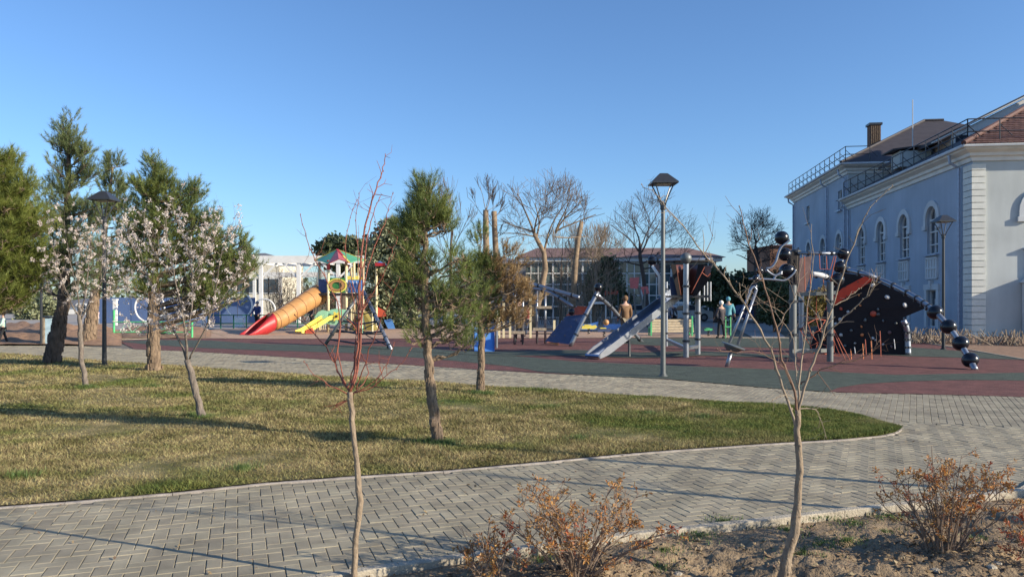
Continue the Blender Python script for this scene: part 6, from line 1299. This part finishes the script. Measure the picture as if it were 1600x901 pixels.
for (px, lab) in ((935, 'white low wall piece behind the middle climbing frame'), (1062, 'white low canopy table behind the slide tower posts')):
    t = thing('white_table', lab, 'table', (X_(px, 52), 52, 0)); mb = MB(); mb.box((X_(px, 52), 52, P(0, 473, 52).z), (1.3, .8, .16)); mb.build('top', M['white'], t)
    for dx in (-.5, .5): mb = MB(); mb.box((X_(px, 52)+dx, 52, .7), (.08, .08, 1.4)); mb.build('leg', M['white'], t)
# parked things far beyond: cars hidden partly behind the playground
def car(label, px, Y, m_, L=4.2):
    x = X_(px, Y); t = thing('parked_car', label, 'car', (x, Y, 0), 'cars parked beyond the playground')
    pr = [(-.5, .3), (-.5, .68), (-.46, .78), (-.30, .84), (-.20, 1.32), (.12, 1.38), (.28, 1.12), (.32, .92), (.47, .82), (.5, .6), (.5, .3)]
    mb = MB(); mb.prism([(x+a*L, Y, z) for a, z in pr], Vector((0, 1.7, 0))); mb.build('body', m_, t)
    mb = MB(); mb.prism([(x+a*L, Y-.02, z) for a, z in [(-.26, .88), (-.18, 1.26), (.10, 1.31), (.24, .92)]], Vector((0, .03, 0))); mb.build('window', M['glass'], t)
    for a in (-.31, .31): 
        mb = MB(); mb.lathe([(.32, 0), (.32, .2)], (x+a*L, Y-.03, .32), 14, (0, 1, 0)); w_ = mb.build('wheel', M['blackm'], t); mb = MB(); mb.lathe([(.18, 0), (.18, .02)], (x+a*L, Y-.05, .32), 10, (0, 1, 0)); mb.build('rim', M['silver'], w_)
car('white car parked beyond the bench, seen through the slide tower posts', 1075, 62, M['white']); car('silver car parked beyond the playground, right of the middle climbing frame', 1005, 64, M['silver']); car('dark car parked behind the spinner poles', 1178, 60, M['pnavy'])

# ------------------------------------------------------------------ people
def person(label, px, py, h, top, legs, hatm=None, hairm='hair', face=0, stride=.12, coat=.0, arms=(.12, .12), shoe='black', Y=None, bend=(0, 0), sit=False, z0=0.0):
    """h: height; face: direction faced (rad, 0 = away from the camera); coat: how far the coat hangs below the hip (m)"""
    c = G(px, py, z0) if Y is None else Vector((X_(px, Y), Y, z0)); k = h/1.75; t = thing('person', label, 'person', tuple(c)); Rm = Matrix.Rotation(face, 3, 'Z')
    def W_(x, y, z): v = Rm @ Vector((x*k, y*k, 0)); return Vector((c.x+v.x, c.y+v.y, c.z+z*k))
    def skin(nm, V, E, rad, m, lvl=1):
        me = bpy.data.meshes.new(nm); o0 = wloc(t); me.from_pydata([tuple(v-o0) for v in V], E, []); o = link(nm, me, t, m)
        sk = o.modifiers.new('skin', 'SKIN'); sk.use_smooth_shade = True
        for i, sv in enumerate(me.skin_vertices[0].data): sv.radius = (rad[i][0]*k, rad[i][1]*k) if isinstance(rad[i], tuple) else (rad[i]*k, rad[i]*k); sv.use_root = (i == 0)
        su = o.modifiers.new('sub', 'SUBSURF'); su.levels = lvl; su.render_levels = lvl; return o
    bx, by = bend
    hip = (0, 0, .92); sh = (bx, by, 1.42); hd = (bx*1.15, by*1.2+.01, 1.62)
    knL = (-.10, stride*.6, .50); knR = (.10, -stride*.4, .50); anL = (-.10, stride, .09); anR = (.10, -stride, .10)
    if sit: hip = (0, 0, .52); sh = (bx, by, 1.02); hd = (bx, by+.02, 1.24); knL = (-.12, .42, .50); knR = (.12, .42, .50); anL = (-.12, .42, .08); anR = (.12, .45, .08)
    aL, aR = arms; dz = 1.42-sh[2]
    elL = (-.25+bx, aL*.6+by, sh[2]-.28); elR = (.25+bx, aR*.6+by, sh[2]-.28); haL = (-.25+bx*.6, aL*2.1+by, sh[2]-.50+aL*.4); haR = (.25+bx*.6, aR*2.1+by, sh[2]-.50+aR*.4)
    # one continuous body, with trousers and coat over it
    V = [hip, (bx*.5, by*.5, (hip[2]+sh[2])/2), sh, (bx, by, sh[2]+.09), hd, (hd[0], hd[1], hd[2]+.09), (-.10, 0, hip[2]-.06), knL, anL, (-.10, anL[1]+.15, .03), (.10, 0, hip[2]-.06), knR, anR, (.10, anR[1]+.15, .03), (-.17+bx, by, sh[2]-.02), elL, haL, (.17+bx, by, sh[2]-.02), elR, haR]
    E = [(0,1),(1,2),(2,3),(3,4),(4,5),(0,6),(6,7),(7,8),(8,9),(0,10),(10,11),(11,12),(12,13),(2,14),(14,15),(15,16),(2,17),(17,18),(18,19)]
    rad = [(.13,.10),(.12,.09),(.13,.09),.052,(.075,.088),(.07,.08),.085,.055,.038,.03,.085,.055,.038,.03,.055,.04,.025,.055,.04,.025]
    body = skin('body', [W_(*v) for v in V], E, rad, M['skin'])
    f = MB()
    for ha, sx in ((haL, -1), (haR, 1)):
        for q in range(4): a = W_(ha[0]+(q-1.5)*.016, ha[1]+.01, ha[2]-.02); b = W_(ha[0]+(q-1.5)*.018, ha[1]+.03, ha[2]-.09+.008*abs(q-1.5)); d = W_(ha[0]+(q-1.5)*.016, ha[1]+.045, ha[2]-.12); f.tube([a, b, d], [.009*k, .008*k, .006*k], 5)
        f.tube([W_(ha[0]-sx*.03, ha[1]+.01, ha[2]-.0), W_(ha[0]-sx*.045, ha[1]+.04, ha[2]-.05)], [.010*k, .007*k], 5)
    f.tube([W_(hd[0], hd[1]+.08, hd[2]+.03), W_(hd[0], hd[1]+.11, hd[2])], [.012*k, .016*k], 5)
    for sx in (-1, 1): f.ball(W_(hd[0]+sx*.078, hd[1], hd[2]+.02), .02*k, 6)
    f.build('hands_and_face', M['skin'], t, kind='stuff')
    iy = [0, 6, 7, 8, 10, 11, 12]; LV = [W_(*V[i]) for i in iy]; skin('trousers', LV, [(0,1),(1,2),(2,3),(0,4),(4,5),(5,6)], [(.15,.12),.10,.072,.058,.10,.072,.058], M[legs])
    CV = [W_(*V[i]) for i in (0, 1, 2, 14, 15, 16, 17, 18, 19)]; hem = W_(0, 0, hip[2]-coat) if not sit else W_(0, .1, hip[2]-.02)
    ha2 = [W_(V[16][0], V[16][1]-.01, V[16][2]+.03), W_(V[19][0], V[19][1]-.01, V[19][2]+.03)]; CV[5] = ha2[0]; CV[8] = ha2[1]
    skin('coat', [hem]+CV, [(0,1),(1,2),(2,3),(3,4),(4,5),(5,6),(3,7),(7,8),(8,9)], [(.20,.16) if coat > .15 else (.175,.14), (.175,.14),(.155,.125),(.165,.12),.085,.065,.05,.085,.065,.05], M[top])
    sm = MB()
    for an in (anL, anR): sm.ball(W_(an[0], an[1]+.06, .05), .075*k, 10, sq=.62)
    sm.build('shoes', M[shoe], t, smooth=True)
    hm = MB(); hm.ball(W_(hd[0], hd[1]-.015, hd[2]+.055), .108*k, 14, sq=1.08)
    hm.build('hat' if hatm else 'hair', M[hatm or hairm], t, smooth=True)
    return t
person('man in brown hooded jacket standing behind the steel slide, back to the camera', 977, 536, 1.83, 'coatbrown', 'khaki', hatm='coatbrown', face=.25, stride=.05, coat=.12, arms=(.05, .05))
person('woman in dark coat and white knitted hat standing right of the bench', 1127, 528.5, 1.64, 'coatdark', 'black', hatm='hatwhite', face=.5, stride=.10, coat=.30, arms=(.10, .10))
person('person in teal hooded coat standing just behind the woman in the white hat', 1138, 524, 1.82, 'coatteal', 'black', hatm='coatteal', face=-.4, coat=.3)
person('child in pale mint coat walking out of the photo at the left edge', 5, 538, 1.22, 'coatmint', 'black', face=2.2, stride=.20, coat=.22, shoe='shoe')
person('small figure in pale pink coat far away before the screen wall', 152, 510.5, 1.15, 'coatpink', 'coatgrey', hatm='coatpink', face=1.4, coat=.2)
person('person in dark clothes with red hat between the tube slide and the tower', 487, 513, 1.45, 'coatdark', 'black', hatm='coatred', face=2.6, coat=.05)
person('person in navy jacket with grey hair behind the red slide exit', 402, 515, 1.62, 'coatnavy', 'black', hairm='coatgrey', face=2.9, coat=.05)
person('person in black standing behind the left plank ladder', 811, 534, 1.84, 'black', 'black', hatm='coatdark', face=.3, arms=(.2, .05), coat=.05)
person('person in crimson jacket beside the leaning pale trunk', 826, 526, 1.5, 'coatred', 'jeans', face=1.2, coat=.1)
person('seated person in grey behind the slatted bench, left of two', 1043, 0, 1.6, 'coatgrey', 'jeans', Y=42, face=3.0, sit=True, z0=.35)
person('seated person in dark red behind the slatted bench, right of two', 1050, 0, 1.6, 'coatdark', 'black', Y=42.4, face=3.2, sit=True, z0=.35)
person('child in white top sitting low behind the steel slide', 1028, 0, 1.2, 'hatwhite', 'coatred', Y=42, face=2.6, sit=True, z0=.3)
